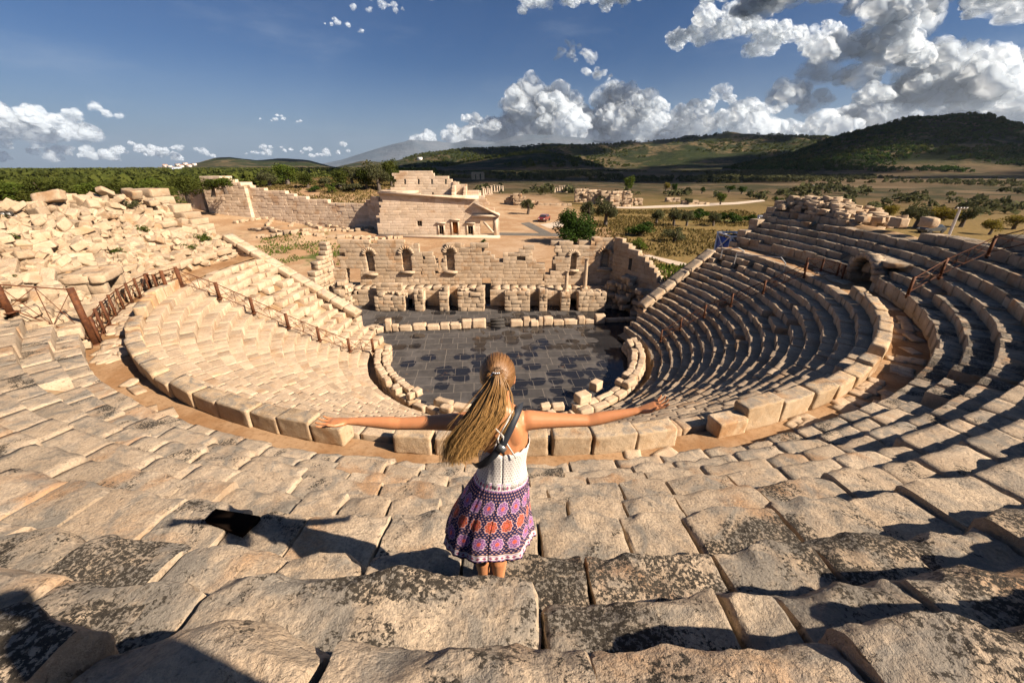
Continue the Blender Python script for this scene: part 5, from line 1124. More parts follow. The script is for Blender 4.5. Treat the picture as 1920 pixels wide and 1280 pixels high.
scaffold('white steel scaffold tower with blue sheeting behind the grey sloping wall', 17.1, 21.0, 31.8, 34.0, 1.0, 6.6, 3, [(17.2, 18.3), (19.9, 20.9)])
scaffold('smaller scaffold tower with ladder bars behind and right of the larger one', 21.7, 24.2, 34.8, 36.6, 1.0, 7.6, 2, [(21.8, 22.8)])

# ------------------------------------------------------------------ floodlight masts
def mast(lb, x, y, z0, z1, nh=4, s=1.0, r=.05):
    t = empty('floodlight_mast', lb, 'lamp', (x, y, z0)); mb = MB(); mb.box((x, y, z0+.1), (.5*s, .5*s, .3)); child(mb, 'footing', M_GALV, t); mb = MB(); mb.tube((x, y, z0), (x, y, z1), r*s, r*.7*s, 8); mb.box((x, y, z1), (nh*.42*s, .07*s, .07*s)); child(mb, 'pole', M_GALV, t)
    for i in range(nh):
        mb = MB(); xx = x+(i-(nh-1)/2)*.42*s; mb.box((xx, y-.12*s, z1+.17*s), (.34*s, .2*s, .26*s), tilt=(.4, 0)); o = child(mb, 'lamp_head', M_GLASSD, t); mb = MB(); mb.box((xx, y-.235*s, z1+.13*s), (.28*s, .02, .2*s), tilt=(.4, 0)); c = mb; c.base = np.zeros(3); g2 = c.obj('lamp_glass', M_GALV); g2.parent = o
x, y, z = -22.6, 18.6, 8.7
lx, ly, lz = atY(38, 466, 18.4); mast('thin grey floodlight mast with four lamps standing in the rubble at the left edge', lx, ly, lz-.1, atY(23, 405, 18.4)[2], 4, .62, .06)
lx, ly, lz = atY(1781, 447, 42); mast('tall pale floodlight mast rising behind the top of the shaded right rows', atY(1788, 420, 42)[0], 42, .8, atY(1795, 392, 42)[2], 4, .75, .2)

# ------------------------------------------------------------------ the woman
def loft(mb, path, n=14, up=(0, 1, 0), cap=True):
    """path: (point, rx, ry); rx across, ry along 'up'"""
    pts = [Vector(p[0]) for p in path]; rings = []
    for i, (p, rx, ry) in enumerate(path):
        d = (pts[min(i+1, len(pts)-1)]-pts[max(i-1, 0)]).normalized(); w = Vector(up); w = (w-d*w.dot(d)).normalized(); u = d.cross(w).normalized()
        rings.append([tuple(pts[i]+u*rx*math.cos(a)+w*ry*math.sin(a)) for a in np.linspace(0, 2*math.pi, n, False)])
    V = np.array([v for r in rings for v in r]); Fq = [(i*n+j, i*n+(j+1) % n, (i+1)*n+(j+1) % n, (i+1)*n+j) for i in range(len(path)-1) for j in range(n)]
    if cap: Fq += [tuple(range(n))[::-1], tuple(range((len(path)-1)*n, len(path)*n))]
    mb.add(V, Fq); return V
def ball(mb, c, r, sub=3, tone=(.5, 0, 0)):
    S, SF = ICO[sub]; mb.add(S*np.array(r)+np.array(c), SF, tone)
YW_ = 1.60
def B(u, v, y=YW_): return Vector(atY(u, v, y))
woman = empty('person', 'woman in a patterned skirt and white top standing with both arms stretched out wide', 'person', (-.07, YW_+.03, 9.28))
m_, g_ = pmat('tanned_skin'); p_ = g_.n('ShaderNodeNewGeometry').outputs['Position']; finish(g_, g_.mix(g_.noise(p_, 30, 3, .5), (.42, .175, .075), (.48, .21, .095)), .42, g_.noise(p_, 220, 2, .5), .08, .002, .4, {'Subsurface Weight': .08, 'Subsurface Radius': (.6, .2, .1), 'Subsurface Scale': .02}); M_SKIN = m_
body = MB()
hipz, wz_, chz, shz = 10.02, 10.20, 10.42, 10.535
cxw = atY(941, 880, YW_)[0]; cxs = (B(1000, 778)[0]+B(862, 782)[0])/2
# trunk and neck
loft(body, [((cxw-.02, 1.62, 9.98), .115, .095), ((cxw-.012, 1.62, 10.06), .125, .100), ((cxw, 1.615, 10.13), .128, .095), ((cxw+.003, 1.61, 10.22), .108, .080), ((cxw+.005, 1.612, 10.32), .124, .090), ((cxs+.012, 1.615, 10.41), .142, .098), ((cxs+.01, 1.615, 10.48), .150, .088), ((cxs+.008, 1.615, 10.535), .115, .070), ((cxs+.012, 1.622, 10.575), .062, .055)], 20)
hd = B(933, 706, 1.64); nk0 = Vector((cxs+.012, 1.62, 10.54)); 
loft(body, [(nk0, .062, .055), (nk0.lerp(hd, .4), .052, .052), (nk0.lerp(hd, .8), .052, .055)], 14)
ball(body, hd+Vector((0, .0, .018)), (.073, .092, .088), 4); ball(body, hd+Vector((0, .035, -.055)), (.050, .055, .055)); ball(body, hd+Vector((0, .07, -.09)), (.025, .02, .02))
ball(body, hd+Vector((0, .097, -.018)), (.010, .016, .02)); ball(body, hd+Vector((0, .088, -.052)), (.020, .010, .010))
for s in (-1, 1): ball(body, hd+Vector((s*.074, .012, -.02)), (.010, .018, .030)); ball(body, hd+Vector((s*.079, .008, -.008)), (.006, .017, .016), 2)
# shoulder blades and hollow of the back
for s in (-1, 1): ball(body, (cxs+s*.068+.01, 1.552, 10.44), (.045, .028, .070)); ball(body, (cxs+s*.025, 1.545, 10.36), (.024, .022, .10))
def arm(sh, el, wr, s):
    loft(body, [(sh+Vector((-s*.05, .0, -.012)), .050, .050), (sh, .048, .050), (sh.lerp(el, .2), .042, .044), (sh.lerp(el, .5), .036, .038), (sh.lerp(el, .85), .031, .033), (el, .031, .031), (el.lerp(wr, .2), .033, .031), (el.lerp(wr, .5), .028, .026), (el.lerp(wr, .85), .020, .022), (wr, .017, .023)], 14)
shR, elR, wrR = B(995, 787, 1.615), B(1103, 788, 1.63), B(1196, 770, 1.63)
shL, elL, wrL = B(868, 790, 1.615), B(752, 794, 1.63), B(655, 789, 1.63)
arm(shR, elR, wrR, 1); arm(shL, elL, wrL, -1)
ball(body, shR+Vector((-.012, 0, .002)), (.052, .048, .046)); ball(body, shL+Vector((.012, 0, .002)), (.052, .048, .046))
def hand(wr, tip, s, curl):
    d = (tip-wr).normalized(); up = Vector((0, 0, 1)); up = (up-d*up.dot(d)).normalized(); fw = d.cross(up)*(1 if s > 0 else -1)   # fw: towards -y or +y
    if fw.y > 0: fw = -fw
    # palm faces up; thumb on the camera side
    loft(body, [(wr-d*.01, .020, .015), (wr+d*.02, .026, .014), (wr+d*.055, .036, .013), (wr+d*.085, .038, .011)], 12, up=tuple(up))
    kn = wr+d*.082
    for i, (off, L, sp) in enumerate(((.029, .066, .16), (.010, .074, .04), (-.010, .070, -.08), (-.028, .056, -.22))):
        b = kn+fw*off; dd = (d+fw*sp).normalized(); c1 = curl*(1+.25*i); j1 = b+(dd*math.cos(.2*c1)+up*math.sin(.2*c1)-d*0)*L*.45; d2 = dd*math.cos(.75*c1)+up*math.sin(.75*c1); j2 = j1+d2*L*.32; d3 = dd*math.cos(1.2*c1)+up*math.sin(1.2*c1); j3 = j2+d3*L*.26
        loft(body, [(b-dd*.02, .0088, .0088), (b, .0088, .0086), (j1, .0078, .0076), (j2, .0068, .0066), (j3, .0050, .0050)], 8, up=tuple(fw))
    b = wr+d*.030+fw*.022; td = (d*.75+fw*.62+up*.25).normalized(); j1 = b+td*.036; t2 = (d*.95+fw*.25+up*.45).normalized(); j2 = j1+t2*.026
    loft(body, [(b-td*.012, .013, .012), (b+td*.012, .012, .011), (j1, .0095, .009), (j2, .0085, .008), (j2+t2*.014, .0055, .005)], 8, up=tuple(up))
hand(wrR, B(1256, 752, 1.62), 1, .42); hand(wrL, B(585, 795, 1.61), -1, .30)
# legs and feet, standing on the block
fx = -.07
for s, ux in ((-1, 905), (1, 933)):
    kx = atY(ux, 1050, 1.60)[0]; 
    loft(body, [((cxw-.02+s*.055, 1.62, 10.02), .070, .080), ((cxw-.02+s*.055, 1.62, 9.88), .065, .072), ((kx+s*.005, 1.63, 9.70), .050, .052), ((kx, 1.62, 9.62), .047, .052), ((kx, 1.61, 9.53), .047, .052), ((kx, 1.62, 9.40), .031, .036), ((kx, 1.63, 9.34), .027, .034), ((kx, 1.64, 9.305), .032, .045)], 16)
    loft(body, [((kx, 1.59, 9.312), .026, .022), ((kx, 1.63, 9.318), .032, .030), ((kx+s*.006, 1.70, 9.308), .036, .024), ((kx+s*.01, 1.77, 9.298), .042, .014), ((kx+s*.01, 1.81, 9.294), .034, .011)], 12, up=(0, 0, 1))
body.base = np.zeros(3); bo = body.obj('body', M_SKIN, smooth=True); bo.parent = woman; bo.matrix_parent_inverse = Matrix.Translation(-woman.location)
md = bo.modifiers.new('remesh', 'REMESH'); md.mode = 'VOXEL'; md.voxel_size = .0048; md.use_smooth_shade = True
md = bo.modifiers.new('smooth', 'SMOOTH'); md.factor = .5; md.iterations = 5
def wchild(mb, name, mat, smooth=True, parent=None): mb.base = np.zeros(3); o = mb.obj(name, mat, smooth=smooth); o.parent = parent or woman; o.matrix_parent_inverse = Matrix.Translation(-woman.location) if parent is None else Matrix.Identity(4); return o
# eyes and mouth
m_, g_ = pmat('eye'); finish(g_, (.75, .73, .70), .2); 
for s in (-1, 1): mb = MB(); ball(mb, hd+Vector((s*.030, .082, .004)), (.012, .010, .008), 2); wchild(mb, 'eye', m_)
m_, g_ = pmat('lips'); finish(g_, (.45, .13, .10), .4); mb = MB(); ball(mb, hd+Vector((0, .094, -.052)), (.020, .008, .007), 2); wchild(mb, 'mouth', m_)

# hair: combed strands over the head gathered in a pony tail blown to the left
def hairmat():
    m, g = pmat('honey_hair'); at = g.n('ShaderNodeAttribute', attribute_name='tone'); r = g.n('ShaderNodeSeparateColor', inp={0: at.outputs['Color']}).outputs
    c = g.mix(r[1], (.10, .040, .012), (.44, .245, .078)); c = g.mix(g.m('MULTIPLY', r[0], .55), c, g.mix(r[1], (.20, .085, .026), (.56, .36, .15))); finish(g, c, .38, None, spec=.5, extra={'Anisotropic': .5}); return m
M_HAIR = hairmat(); hq = np.random.RandomState(4); tie = B(930, 704, 1.545)
hair = MB(); S, SF = ICO[4]; cap = S*np.array((.0785, .0985, .094)); cap = cap[:]; 
keep = [f for f in SF if not all((S[i][1] > .42 and S[i][2] < .62) or S[i][2] < -.62 for i in f)]
hair.add(cap+np.array(hd+Vector((0, -.003, .020))), keep, (.3, .05, 0))
def strand(mb, pts, r0, r1, tone0, tone1, n=4, rr=None):
    pts = [Vector(p) for p in pts]; V = []; T = []
    for i, p in enumerate(pts):
        d = (pts[min(i+1, len(pts)-1)]-pts[max(i-1, 0)]).normalized(); u = d.orthogonal().normalized(); w = d.cross(u); f = i/(len(pts)-1); r = r0+(r1-r0)*f
        for k in range(n): a = k*6.283/n; V.append(tuple(p+u*r*math.cos(a)+w*r*math.sin(a))); T.append((rr, tone0+(tone1-tone0)*f, 0, 1.0))
    Fq = [(i*n+j, i*n+(j+1) % n, (i+1)*n+(j+1) % n, (i+1)*n+j) for i in range(len(pts)-1) for j in range(n)]
    mb.V.append(np.array(V)); mb.F += [tuple(x+mb.n for x in f) for f in Fq]; mb.T.append(np.array(T)); mb.M += [0]*len(Fq); mb.n += len(V)
hc = hd+Vector((0, -.003, .020)); tdir = (tie-hc)
for i in range(520):
    a = i/520*6.283+hq.normal()*.03; # start round the hairline, end at the tie
    back = Vector((0, -.86, .18)).normalized(); e1 = Vector((1, 0, 0)); e2 = back.cross(e1).normalized(); ph = math.radians(hq.uniform(60, 128)); st_ = []
    if math.sin(a)*(-1 if e2.z < 0 else 1) < -.55: ph = min(ph, math.radians(98))
    for k in range(10):
        f = k/9; p_ang = ph*(1-f)**1.0; d = back*math.cos(p_ang)+(e1*math.cos(a)+e2*math.sin(a))*math.sin(p_ang); lift = 1.0+.035*math.sin(f*3.1)+hq.normal()*.002
        st_.append(hc+Vector((d.x*.0795*lift, d.y*.0995*lift, d.z*.095*lift)))
    st_[-1] = tie+Vector(tuple(hq.normal(0, .006, 3))); strand(hair, st_, .0021, .0019, .02+.05*hq.rand(), .22+.1*hq.rand(), 4, hq.rand())
pc = [(0, 930, 704, 7, 1.538), (.1, 928, 722, 15, 1.515), (.25, 921, 744, 24, 1.50), (.5, 906, 782, 36, 1.47), (.75, 878, 822, 38, 1.455), (1, 860, 858, 27, 1.45)]
ks = [c[0] for c in pc]
for i in range(2300):
    o = hq.normal()*.52; o = max(-1.05, min(1.05, o)); L = hq.uniform(.72, 1.08); yy = hq.normal()*.016; w1, w2 = hq.uniform(4, 9), hq.rand()*6.28; am = hq.uniform(0, 4.0); fly = hq.rand() < .05; st_ = []
    for k in range(15):
        s = k/14*L; u = np.interp(s, ks, [c[1] for c in pc]); v = np.interp(s, ks, [c[2] for c in pc]); hw = np.interp(s, ks, [c[3] for c in pc]); y = np.interp(s, ks, [c[4] for c in pc])
        u += o*hw*(1.05 if not fly else 1.5)+am*math.sin(s*w1+w2)*s*2.2; v += -o*hw*.22+am*math.cos(s*w1*.8+w2)*s*1.6+max(0, s-1)*160; st_.append(B(u, v, y+yy*(.25+s)-.018*math.cos(o*1.3)))
    strand(hair, st_, .0014, .0006, .25+.16*hq.rand(), .72+.3*hq.rand(), 3, .2+.6*hq.rand())
wchild(hair, 'hair', M_HAIR)
mb = MB()
for k in range(14): a = k/14*6.283; ball(mb, tie+Vector((.020*math.cos(a), .002+.006*math.sin(a*3), .013*math.sin(a))), (.006, .006, .006), 1)
m_, g_ = pmat('silver_hair_tie'); finish(g_, (.45, .44, .46), .3, extra={'Metallic': .6}); wchild(mb, 'hair_tie', m_)

# white camisole
def cloth_ring(levels, n=72, fold=None, zfun=None):
    V = []; UV = []
    for li, (cx, cy, z, rx, ry) in enumerate(levels):
        f = li/(len(levels)-1)
        for j in range(n+1):
            a = 2*math.pi*j/n; k = 1+(fold(a, f) if fold else 0); V.append((cx+rx*k*math.sin(a), cy-ry*k*math.cos(a), z+(zfun(a, f) if zfun else 0))); UV.append((j/n, f))
    Fq = [(i*(n+1)+j, i*(n+1)+j+1, (i+1)*(n+1)+j+1, (i+1)*(n+1)+j) for i in range(len(levels)-1) for j in range(n)]
    return np.array(V), Fq, UV
def cloth(name, V, Fq, UV, mat, th=.003):
    o = mesh_obj(name, V, np.array(Fq), mat, woman, smooth=True); o.matrix_parent_inverse = Matrix.Translation(-woman.location); uvl = o.data.uv_layers.new(name='UVMap'); U = np.array(UV)[[l.vertex_index for l in o.data.loops]]; uvl.data.foreach_set('uv', U.ravel())
    md = o.modifiers.new('solid', 'SOLIDIFY'); md.thickness = th; md.offset = 1; return o
def topmat():
    m, g = pmat('white_dotted_cotton'); uv = g.n('ShaderNodeUVMap').outputs[0]; s = g.n('ShaderNodeSeparateXYZ', inp={0: uv}).outputs; U = g.m('MULTIPLY', s[0], 54); Vv = g.m('MULTIPLY', s[1], 17); row = g.m('FLOOR', Vv); fx_ = g.m('SUBTRACT', g.m('FRACT', g.m('ADD', U, g.m('MULTIPLY', row, .5))), .5); fy = g.m('SUBTRACT', g.m('FRACT', Vv), .5)
    d = g.m('SQRT', g.m('ADD', g.m('MULTIPLY', fx_, fx_), g.m('MULTIPLY', fy, fy))); k = g.ss(d, .30, .20); finish(g, g.mix(g.m('MULTIPLY', k, .75), (.62, .58, .54), (.20, .17, .16)), .8, None); return m
lv = []
for z, rx, ry, cx in [(10.345, .134, .099, cxw+.006), (10.32, .131, .098, cxw+.005), (10.27, .122, .092, cxw+.004), (10.22, .118, .090, cxw+.003), (10.17, .126, .098, cxw), (10.145, .134, .104, cxw)]: lv.append((cx, 1.612, z, rx, ry))
V, Fq, UV = cloth_ring(lv, 72, lambda a, f: .012*math.sin(a*17)*(.3+f), lambda a, f: ((.010*abs(math.sin(a*9))+.035*(1-math.cos(a))/2)*(1-f)))
cloth('top', V, Fq, UV, topmat())
def ribbon(name, pts, w, mat, n_=(0, -1, .35), th=.003):
    mb = MB(); N = Vector(n_).normalized(); pts = [Vector(p) for p in pts]; V = []
    for i, p in enumerate(pts):
        d = (pts[min(i+1, len(pts)-1)]-pts[max(i-1, 0)]).normalized(); s = d.cross(N).normalized()
        for a, b in ((-1, 0), (1, 0), (1, 1), (-1, 1)): V.append(tuple(p+s*w*.5*a+N*th*b))
    Fq = [(i*4+j, i*4+(j+1) % 4, i*4+4+(j+1) % 4, i*4+4+j) for i in range(len(pts)-1) for j in range(4)]+[(0, 1, 2, 3)[::-1], tuple(range(len(V)-4, len(V)))]
    mb.add(np.array(V), Fq); return wchild(mb, name, mat, False)
m_, g_ = pmat('white_cord'); finish(g_, (.60, .57, .54), .8); M_CORD = m_
ribbon('shoulder_strap', [B(966, 763, 1.62), B(962, 770, 1.575), B(950, 792, 1.527), B(938, 812, 1.512)], .007, M_CORD); ribbon('shoulder_strap', [B(938, 812, 1.512), B(930, 832, 1.506), B(922, 855, 1.505)], .006, M_CORD)
ribbon('shoulder_strap', [B(938, 812, 1.512), B(952, 834, 1.506), B(968, 859, 1.508)], .006, M_CORD); ribbon('shoulder_strap', [B(898, 768, 1.62), B(905, 776, 1.58), B(922, 796, 1.527), B(938, 812, 1.512)], .007, M_CORD); ribbon('bow', [B(938, 812, 1.508), B(933, 822, 1.503), B(935, 830, 1.503)], .006, M_CORD); ribbon('bow', [B(938, 811, 1.508), B(944, 818, 1.503), B(943, 826, 1.503)], .006, M_CORD)
m_, g_ = pmat('black_webbing'); finish(g_, (.022, .026, .034), .55); M_WEB = m_
ribbon('bag_strap', [B(981, 759, 1.66), B(975, 764, 1.60), B(968, 778, 1.555), B(957, 803, 1.522), B(943, 832, 1.502), B(926, 853, 1.50), B(908, 868, 1.512), B(896, 873, 1.535), B(888, 871, 1.60)], .034, M_WEB, th=.004)
m_, g_ = pmat('grey_buckle'); finish(g_, (.2, .21, .22), .35, extra={'Metallic': .7}); ribbon('buckle', [B(944, 836, 1.496), B(936, 846, 1.494)], .042, m_, th=.004)

# patterned skirt, blown out to the left
def skirtmat():
    m, g = pmat('printed_skirt_cloth'); uv = g.n('ShaderNodeUVMap').outputs[0]; s = g.n('ShaderNodeSeparateXYZ', inp={0: uv}).outputs; U, V_ = s[0], s[1]; N = 15.0
    navy = (.022, .020, .070); col = g.m('MULTIPLY', 0, 0)
    def cell(n_u, rows, off=0.0, v0=.0, v1=1.0, stag=.5):
        a = g.m('MULTIPLY', U, n_u); b = g.m('MULTIPLY', g.m('DIVIDE', g.m('SUBTRACT', V_, v0), v1-v0), rows); r = g.m('FLOOR', b); x = g.m('SUBTRACT', g.m('FRACT', g.m('ADD', a, g.m('ADD', g.m('MULTIPLY', r, stag), off))), .5); y = g.m('SUBTRACT', g.m('FRACT', b), .5); return x, y, r
    # small dots on navy
    x, y, r = cell(64, 34); d = g.m('SQRT', g.m('ADD', g.m('MULTIPLY', x, x), g.m('MULTIPLY', y, y))); c = g.mix(g.ss(d, .30, .20), navy, (.48, .26, .22))
    # flowers, three staggered rows
    for i, (vc, off, ca, cb) in enumerate([(.27, .0, (.20, .085, .23), (.45, .24, .41)), (.50, .5, (.38, .06, .022), (.52, .17, .08)), (.73, .0, (.20, .085, .23), (.45, .24, .41))]):
        fx_ = g.m('SUBTRACT', g.m('FRACT', g.m('ADD', g.m('MULTIPLY', U, N), off)), .5); fy = g.m('MULTIPLY', g.m('SUBTRACT', V_, vc), 4.5); rr = g.m('SQRT', g.m('ADD', g.m('MULTIPLY', fx_, fx_), g.m('MULTIPLY', fy, fy))); an = g.m('ARCTAN2', fy, fx_)
        pet = g.m('MULTIPLY', g.m('ABSOLUTE', g.m('COSINE', g.m('MULTIPLY', an, 4.0))), .07); R_ = g.m('ADD', pet, .355); q_ = g.m('DIVIDE', rr, R_); inn = g.ss(q_, 1.02, .95)
        tex = g.m('SINE', g.m('MULTIPLY', q_, 15.0)); tex2 = g.m('COSINE', g.m('MULTIPLY', an, 8.0)); k = g.ss(g.m('MULTIPLY', tex, tex2), -.2, .5)
        fl = g.mix(k, ca, cb); fl = g.mix(g.ss(q_, .34, .26), fl, (.70, .12, .09)); fl = g.mix(g.m('MULTIPLY', g.ss(g.m('ABSOLUTE', g.m('SUBTRACT', q_, .62)), .07, .03), .7), fl, (.10, .04, .12)); fl = g.mix(g.m('MULTIPLY', g.ss(g.m('ABSOLUTE', g.m('SUBTRACT', q_, .93)), .08, .03), .6), fl, (.60, .48, .56)); c = g.mix(inn, c, fl)
    # pale border bands with diamonds
    for (v0, v1, nd) in ((-.02, .10, 40), (.885, .975, 48)):
        w = (v1-v0); t = g.m('DIVIDE', g.m('SUBTRACT', V_, v0), w); inb = g.m('MULTIPLY', g.m('GREATER_THAN', t, 0), g.m('LESS_THAN', t, 1)); x = g.m('ABSOLUTE', g.m('SUBTRACT', g.m('FRACT', g.m('MULTIPLY', U, nd)), .5)); y = g.m('ABSOLUTE', g.m('MULTIPLY', g.m('SUBTRACT', t, .62), 1.5)); dm = g.ss(g.m('ADD', x, y), .42, .34)
        bc = g.mix(dm, (.62, .57, .57), (.28, .08, .14)); ln = g.m('MAXIMUM', g.ss(g.m('ABSOLUTE', g.m('SUBTRACT', t, .28)), .06, .03), g.ss(g.m('ABSOLUTE', g.m('SUBTRACT', t, .96)), .07, .04)); bc = g.mix(ln, bc, (.32, .16, .36)); bc = g.mix(g.ss(g.m('ABSOLUTE', g.m('SUBTRACT', t, .06)), .07, .04), bc, (.42, .24, .14)); c = g.mix(inb, c, bc)
    finish(g, c, .8, None, spec=.2); return m
sk = []
ups = [(.0, 941, 46, 10.175, .100), (.08, 940, 50, 10.14, .108), (.2, 934, 58, 10.07, .122), (.4, 926, 66, 9.98, .140), (.6, 920, 74, 9.89, .155), (.8, 917, 80, 9.80, .168), (1.0, 917, 84, 9.715, .178)]
for f in np.linspace(0, 1, 34):
    fs = [a[0] for a in ups]; g5 = [np.interp(f, fs, [a[i] for a in ups]) for i in (1, 2, 3, 4)]; dep = math.cos(PITCH)*1.6+math.sin(PITCH)*(CAMZ-g5[2]); sk.append(((g5[0]-960)*dep/F, 1.615+.0*f, g5[2], g5[1]*dep/F*1.0, g5[3]))
V, Fq, UV = cloth_ring(sk, 180, lambda a, f: f**1.1*(.045*math.sin(a*7+1.2+f*1.5)+.022*math.sin(a*13+.7-f*2)+.012*math.sin(a*29))+.008*math.sin(a*40)*(1-f), lambda a, f: f*(.012*math.sin(a*5+2)+.004*math.sin(a*31)))
cloth('skirt', V, Fq, UV, skirtmat(), .003)

WS = 1.142; bpy.context.view_layer.update()
woman.scale = (WS,)*3; woman.location = Vector((0, 0, CAMZ))+(woman.location-Vector((0, 0, CAMZ)))*WS
# the second visitor, behind the camera, whose shadow lies on the steps at the lower left
vis = empty('person', 'standing visitor whose shadow falls across the blocks at the lower left', 'person', (.55, -.03, 10.42)); mb = MB(); ox, oy, oz = .55, -.03, 10.42
for s in (-1, 1): loft(mb, [((ox+s*.09, oy, oz+.86), .085, .09), ((ox+s*.10, oy, oz+.48), .058, .062), ((ox+s*.10, oy, oz+.08), .036, .042), ((ox+s*.10, oy+.05, oz+.03), .045, .08)], 12)
loft(mb, [((ox, oy, oz+.80), .15, .11), ((ox, oy, oz+1.0), .15, .11), ((ox, oy, oz+1.15), .14, .10), ((ox, oy, oz+1.33), .18, .11), ((ox, oy, oz+1.43), .12, .08), ((ox, oy, oz+1.50), .06, .055), ((ox, oy+.01, oz+1.56), .05, .05)], 16); ball(mb, (ox, oy+.02, oz+1.64), (.075, .09, .11))
for s in (-1, 1): loft(mb, [((ox+s*.16, oy, oz+1.38), .06, .06), ((ox+s*.21, oy, oz+1.14), .06, .06), ((ox+s*.19, oy+.04, oz+.92), .05, .05), ((ox+s*.18, oy+.06, oz+.80), .04, .04)], 10)
mb.base = np.zeros(3); o = mb.obj('body', M_SKIN); o.parent = vis; o.matrix_parent_inverse = Matrix.Translation(-vis.location); md = o.modifiers.new('remesh', 'REMESH'); md.mode = 'VOXEL'; md.voxel_size = .012

# ------------------------------------------------------------------ clouds: heaps of billowing lobes far off
def cloud_mat():
    m, g = pmat('cloud_vapour')
    pos = g.n('ShaderNodeNewGeometry').outputs['Position']
    lw = g.n('ShaderNodeLayerWeight', inp={'Blend': .5}).outputs['Facing']
    n = g.noise(pos, .0009, 6, .7); n2 = g.noise(pos, .00028, 5, .65)
    at = g.n('ShaderNodeAttribute', attribute_name='tone'); sep = g.n('ShaderNodeSeparateColor', inp={0: at.outputs['Color']}).outputs
    core = g.m('POWER', g.m('SUBTRACT', 1, lw), .8)
    nn = g.m('ADD', g.m('MULTIPLY', g.m('SUBTRACT', n, .5), 1.5), g.m('MULTIPLY', g.m('SUBTRACT', n2, .5), 1.3))
    a = g.m('MULTIPLY', g.ss(g.m('ADD', core, g.m('MULTIPLY', nn, g.m('ADD', .35, core))), .10, 1.05), g.m('MULTIPLY', sep[0], .46))
    d = g.n('ShaderNodeBsdfDiffuse', inp={0: (.80, .90, 1.0, 1)}); t = g.n('ShaderNodeBsdfTranslucent', inp={0: (.84, .91, .99, 1)})
    bn = g.n('ShaderNodeBump', inp={'Strength': .55, 'Distance': 480.0, 'Height': g.m('ADD', n, g.m('MULTIPLY', n2, 1.5))})
    # many-times-scattered light wraps round the billows: bend the normal towards the sun
    wrap = g.vm('NORMALIZE', g.vm('ADD', bn.outputs[0], tuple(tosun*1.5))); g.t.links.new(wrap, d.inputs['Normal'])
    mx = g.n('ShaderNodeMixShader', inp={0: .5, 1: d.outputs[0], 2: t.outputs[0]})
    tr = g.n('ShaderNodeBsdfTransparent')
    mo = g.n('ShaderNodeMixShader', inp={0: a, 1: tr.outputs[0], 2: mx.outputs[0]})
    g.n('ShaderNodeOutputMaterial', inp={0: mo.outputs[0]}); return m
M_CLOUD = cloud_mat()
def dirpt(az, el, D): a, e = R(az), R(el); return np.array([D*math.sin(a)*math.cos(e), D*math.cos(a)*math.cos(e), D*math.sin(e)])
def cloud(az, base, top, halfw, n, seed, D=9000, alpha=1.0, depth=1.0):
    q = random.Random(seed); V = []; Fq = []; T = []; cnt = 0; deg = D*math.pi/180
    c = dirpt(az, base, D); a = R(az); right = np.array([math.cos(a), -math.sin(a), 0]); away = np.array([math.sin(a), math.cos(a), 0])
    H = (top-base)*deg; Wd = halfw*deg
    lobes = []
    for i in range(max(7, int(n*.75))):
        u = q.uniform(-1, 1); prof = (1-u*u)**.6*(.5+.5*(math.sin(u*5.1+seed)*.5+.5)); h = prof*H*q.random()**.7
        r = min(H, Wd)*q.uniform(.14, .36)*(1.15-.5*h/H)*(.5+.5*prof)
        if depth > 2: r = Wd*q.uniform(.15, .28); h = H*.5*q.random()
        p = right*u*Wd+away*((q.gauss(0, .30)*min(Wd, H*2)) if depth < 2 else q.uniform(-1, 1)*Wd)+np.array([0, 0, max(h-r*.4, r*.3)])
        lobes.append((p, r, 3))
        for j in range(7):
            d = np.array([q.gauss(0, 1), q.gauss(0, 1), q.gauss(.35, .8)]); d /= np.linalg.norm(d); rs = r*q.uniform(.3, .6)
            lobes.append((p+d*r*q.uniform(.6, 1.0)*np.array([1.15, 1.15, .8]), rs, 3 if rs > .1*H else 2))
    for i, (p, r, sub) in enumerate(lobes):
        S, SF = ICO[sub]; k = 0; am = 1.0
        for o_ in range(4): k = k+am*(.5-np.abs(vnoise(S*1.25*2**o_+p/r*.37+i+seed, o_)*1.6)); am *= .58
        P = S*r*(1+.34*k)[:, None]; P[:, 2] = np.where(P[:, 2] < 0, P[:, 2]*.55, P[:, 2])
        V.append(P+p); Fq.append(SF+cnt); cnt += len(S); T.append(np.tile([alpha, 0, 0, 1.], (len(S), 1)))
    o = mesh_obj('cloud', np.concatenate(V), np.concatenate(Fq), M_CLOUD, tone=np.concatenate(T), smooth=True, loc=tuple(c+np.array([0, 0, CAMZ])))
    return o
CL = [('big white cumulus bank above the middle hills', 8, 2.4, 10.5, 11, 120), ('towering left puff of the middle bank', 4.0, 2.2, 10.0, 6, 50), ('long low right shoulder of the middle bank', 21, 2.4, 8.0, 13, 110),
      ('low pale left tail of the middle bank', -4, 2.2, 6.2, 9, 60), ('tall grey and white tower of cloud over the right hill', 38, 5.3, 15, 8, 60), ('high overhang of the towering cloud', 32, 14.5, 22, 7, 40), ('upper part of the towering cloud, leaving the picture at the top', 41, 12, 23, 7, 50),
      ('bright cloud at the far right above the dark hill', 51, 3.5, 11.5, 6.5, 50), ('broad grey cloud low behind the dark right hill', 44, 2.5, 9.5, 10, 60), ('white ragged cloud near the upper right corner', 47.5, 11.5, 18, 5, 36), ('white cumulus at the far left', -53, 2.2, 7.6, 10, 80), ('low cloud streak at the far left', -50, .6, 2.8, 14, 80)]
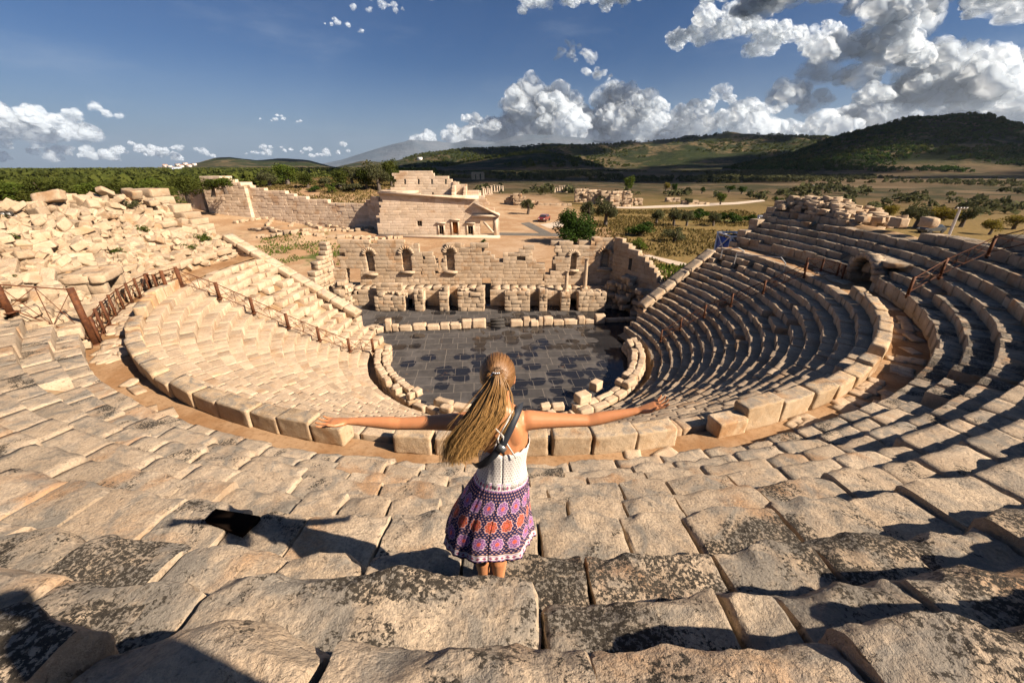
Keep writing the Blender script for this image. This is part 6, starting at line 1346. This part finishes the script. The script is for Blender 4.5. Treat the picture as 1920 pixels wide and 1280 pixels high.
CL2 = [(-42.5, 3.8, 5.6, 2.6, 20), (-27.5, 4.6, 5.4, 2.6, 16), (23, 12.5, 16.5, 5, 40), (29.5, 11.0, 14.5, 4, 32), (7.5, 11.0, 14.5, 2.2, 20), (10, 9.4, 11.8, 1.8, 14), (7, 16.3, 20, 6, 50), (-15, 15.6, 17.4, 2.6, 16),
       (-20, 1.0, 2.6, 5, 26), (-27, 1.2, 2.6, 4, 20), (-38, .9, 2.6, 4, 20), (27.5, 5.4, 7.2, 2.8, 18), (-10, 17, 19, 3, 14), (18, 17.0, 21, 7, 50), (-19, 13.6, 14.6, 2.5, 10)]
for i, (lb, az, b, t, w, n) in enumerate(CL):
    tag(cloud(az, b, t, w, n, 11+i, D={38: 16800, 32: 14400, 41: 19200, 51: 36000, 44: 33000, 47.5: 24000}.get(az, 36000), depth=.7), lb, 'cloud')
for i, (az, b, t, w, n) in enumerate(CL2):
    tag(cloud(az, b, t, w, n, 51+i, D=36000, alpha=.75 if w > 3.5 else .5), f'small stray cloud, number {i+1} of the little puffs between the large banks', 'cloud', 'small stray clouds')

# high clouds outside the view that shade the hills and parts of the plain
for i, (sx, sy, w) in enumerate([(0, 1500, 420), (950, 1250, 420), (1250, 950, 420), (300, 2650, 520), (1500, 2700, 480), (250, 900, 260), (-1200, 2800, 500), (1000, 600, 200), (150, 430, 150), (420, 560, 170), (-80, 620, 150), (700, 330, 120)]):
    p = Vector((sx, sy, 60))+tosun*2900; az = math.degrees(math.atan2(p.x, p.y)); D = p.length; el = math.degrees(math.asin(p.z/D)); dg = D*math.pi/180
    tag(cloud(az, el, el+w*.45/dg, w/dg, 56, 90+i, D=D, depth=2.6, alpha=1.6), f'drifting cloud number {i+1} high above the hills, beyond the upper edge of the picture', 'cloud', 'high drifting clouds')

# ------------------------------------------------------------------ the air
def haze():
    zs_ = [v for v in (-70, 1120)]; r = 21000
    V = [(x, y, z) for z in zs_ for y in (-6000, 19500) for x in (-r, r)]
    m = bpy.data.materials.new('thin_haze'); m.use_nodes = True; g = NT(m.node_tree); p = g.n('ShaderNodeVolumePrincipled'); p.inputs['Color'].default_value = (.62, .74, .90, 1); p.inputs['Density'].default_value = HAZE; p.inputs['Anisotropy'].default_value = .3
    o_ = g.n('ShaderNodeOutputMaterial'); g.t.links.new(p.outputs[0], o_.inputs['Volume'])
    o = mesh_obj('haze', V, [(0, 2, 3, 1), (4, 5, 7, 6), (0, 1, 5, 4), (2, 6, 7, 3), (0, 4, 6, 2), (1, 3, 7, 5)], m); tag(o, 'thin bluish haze over the whole land', 'haze', kind='stuff')
HAZE = 3.0e-5
haze()
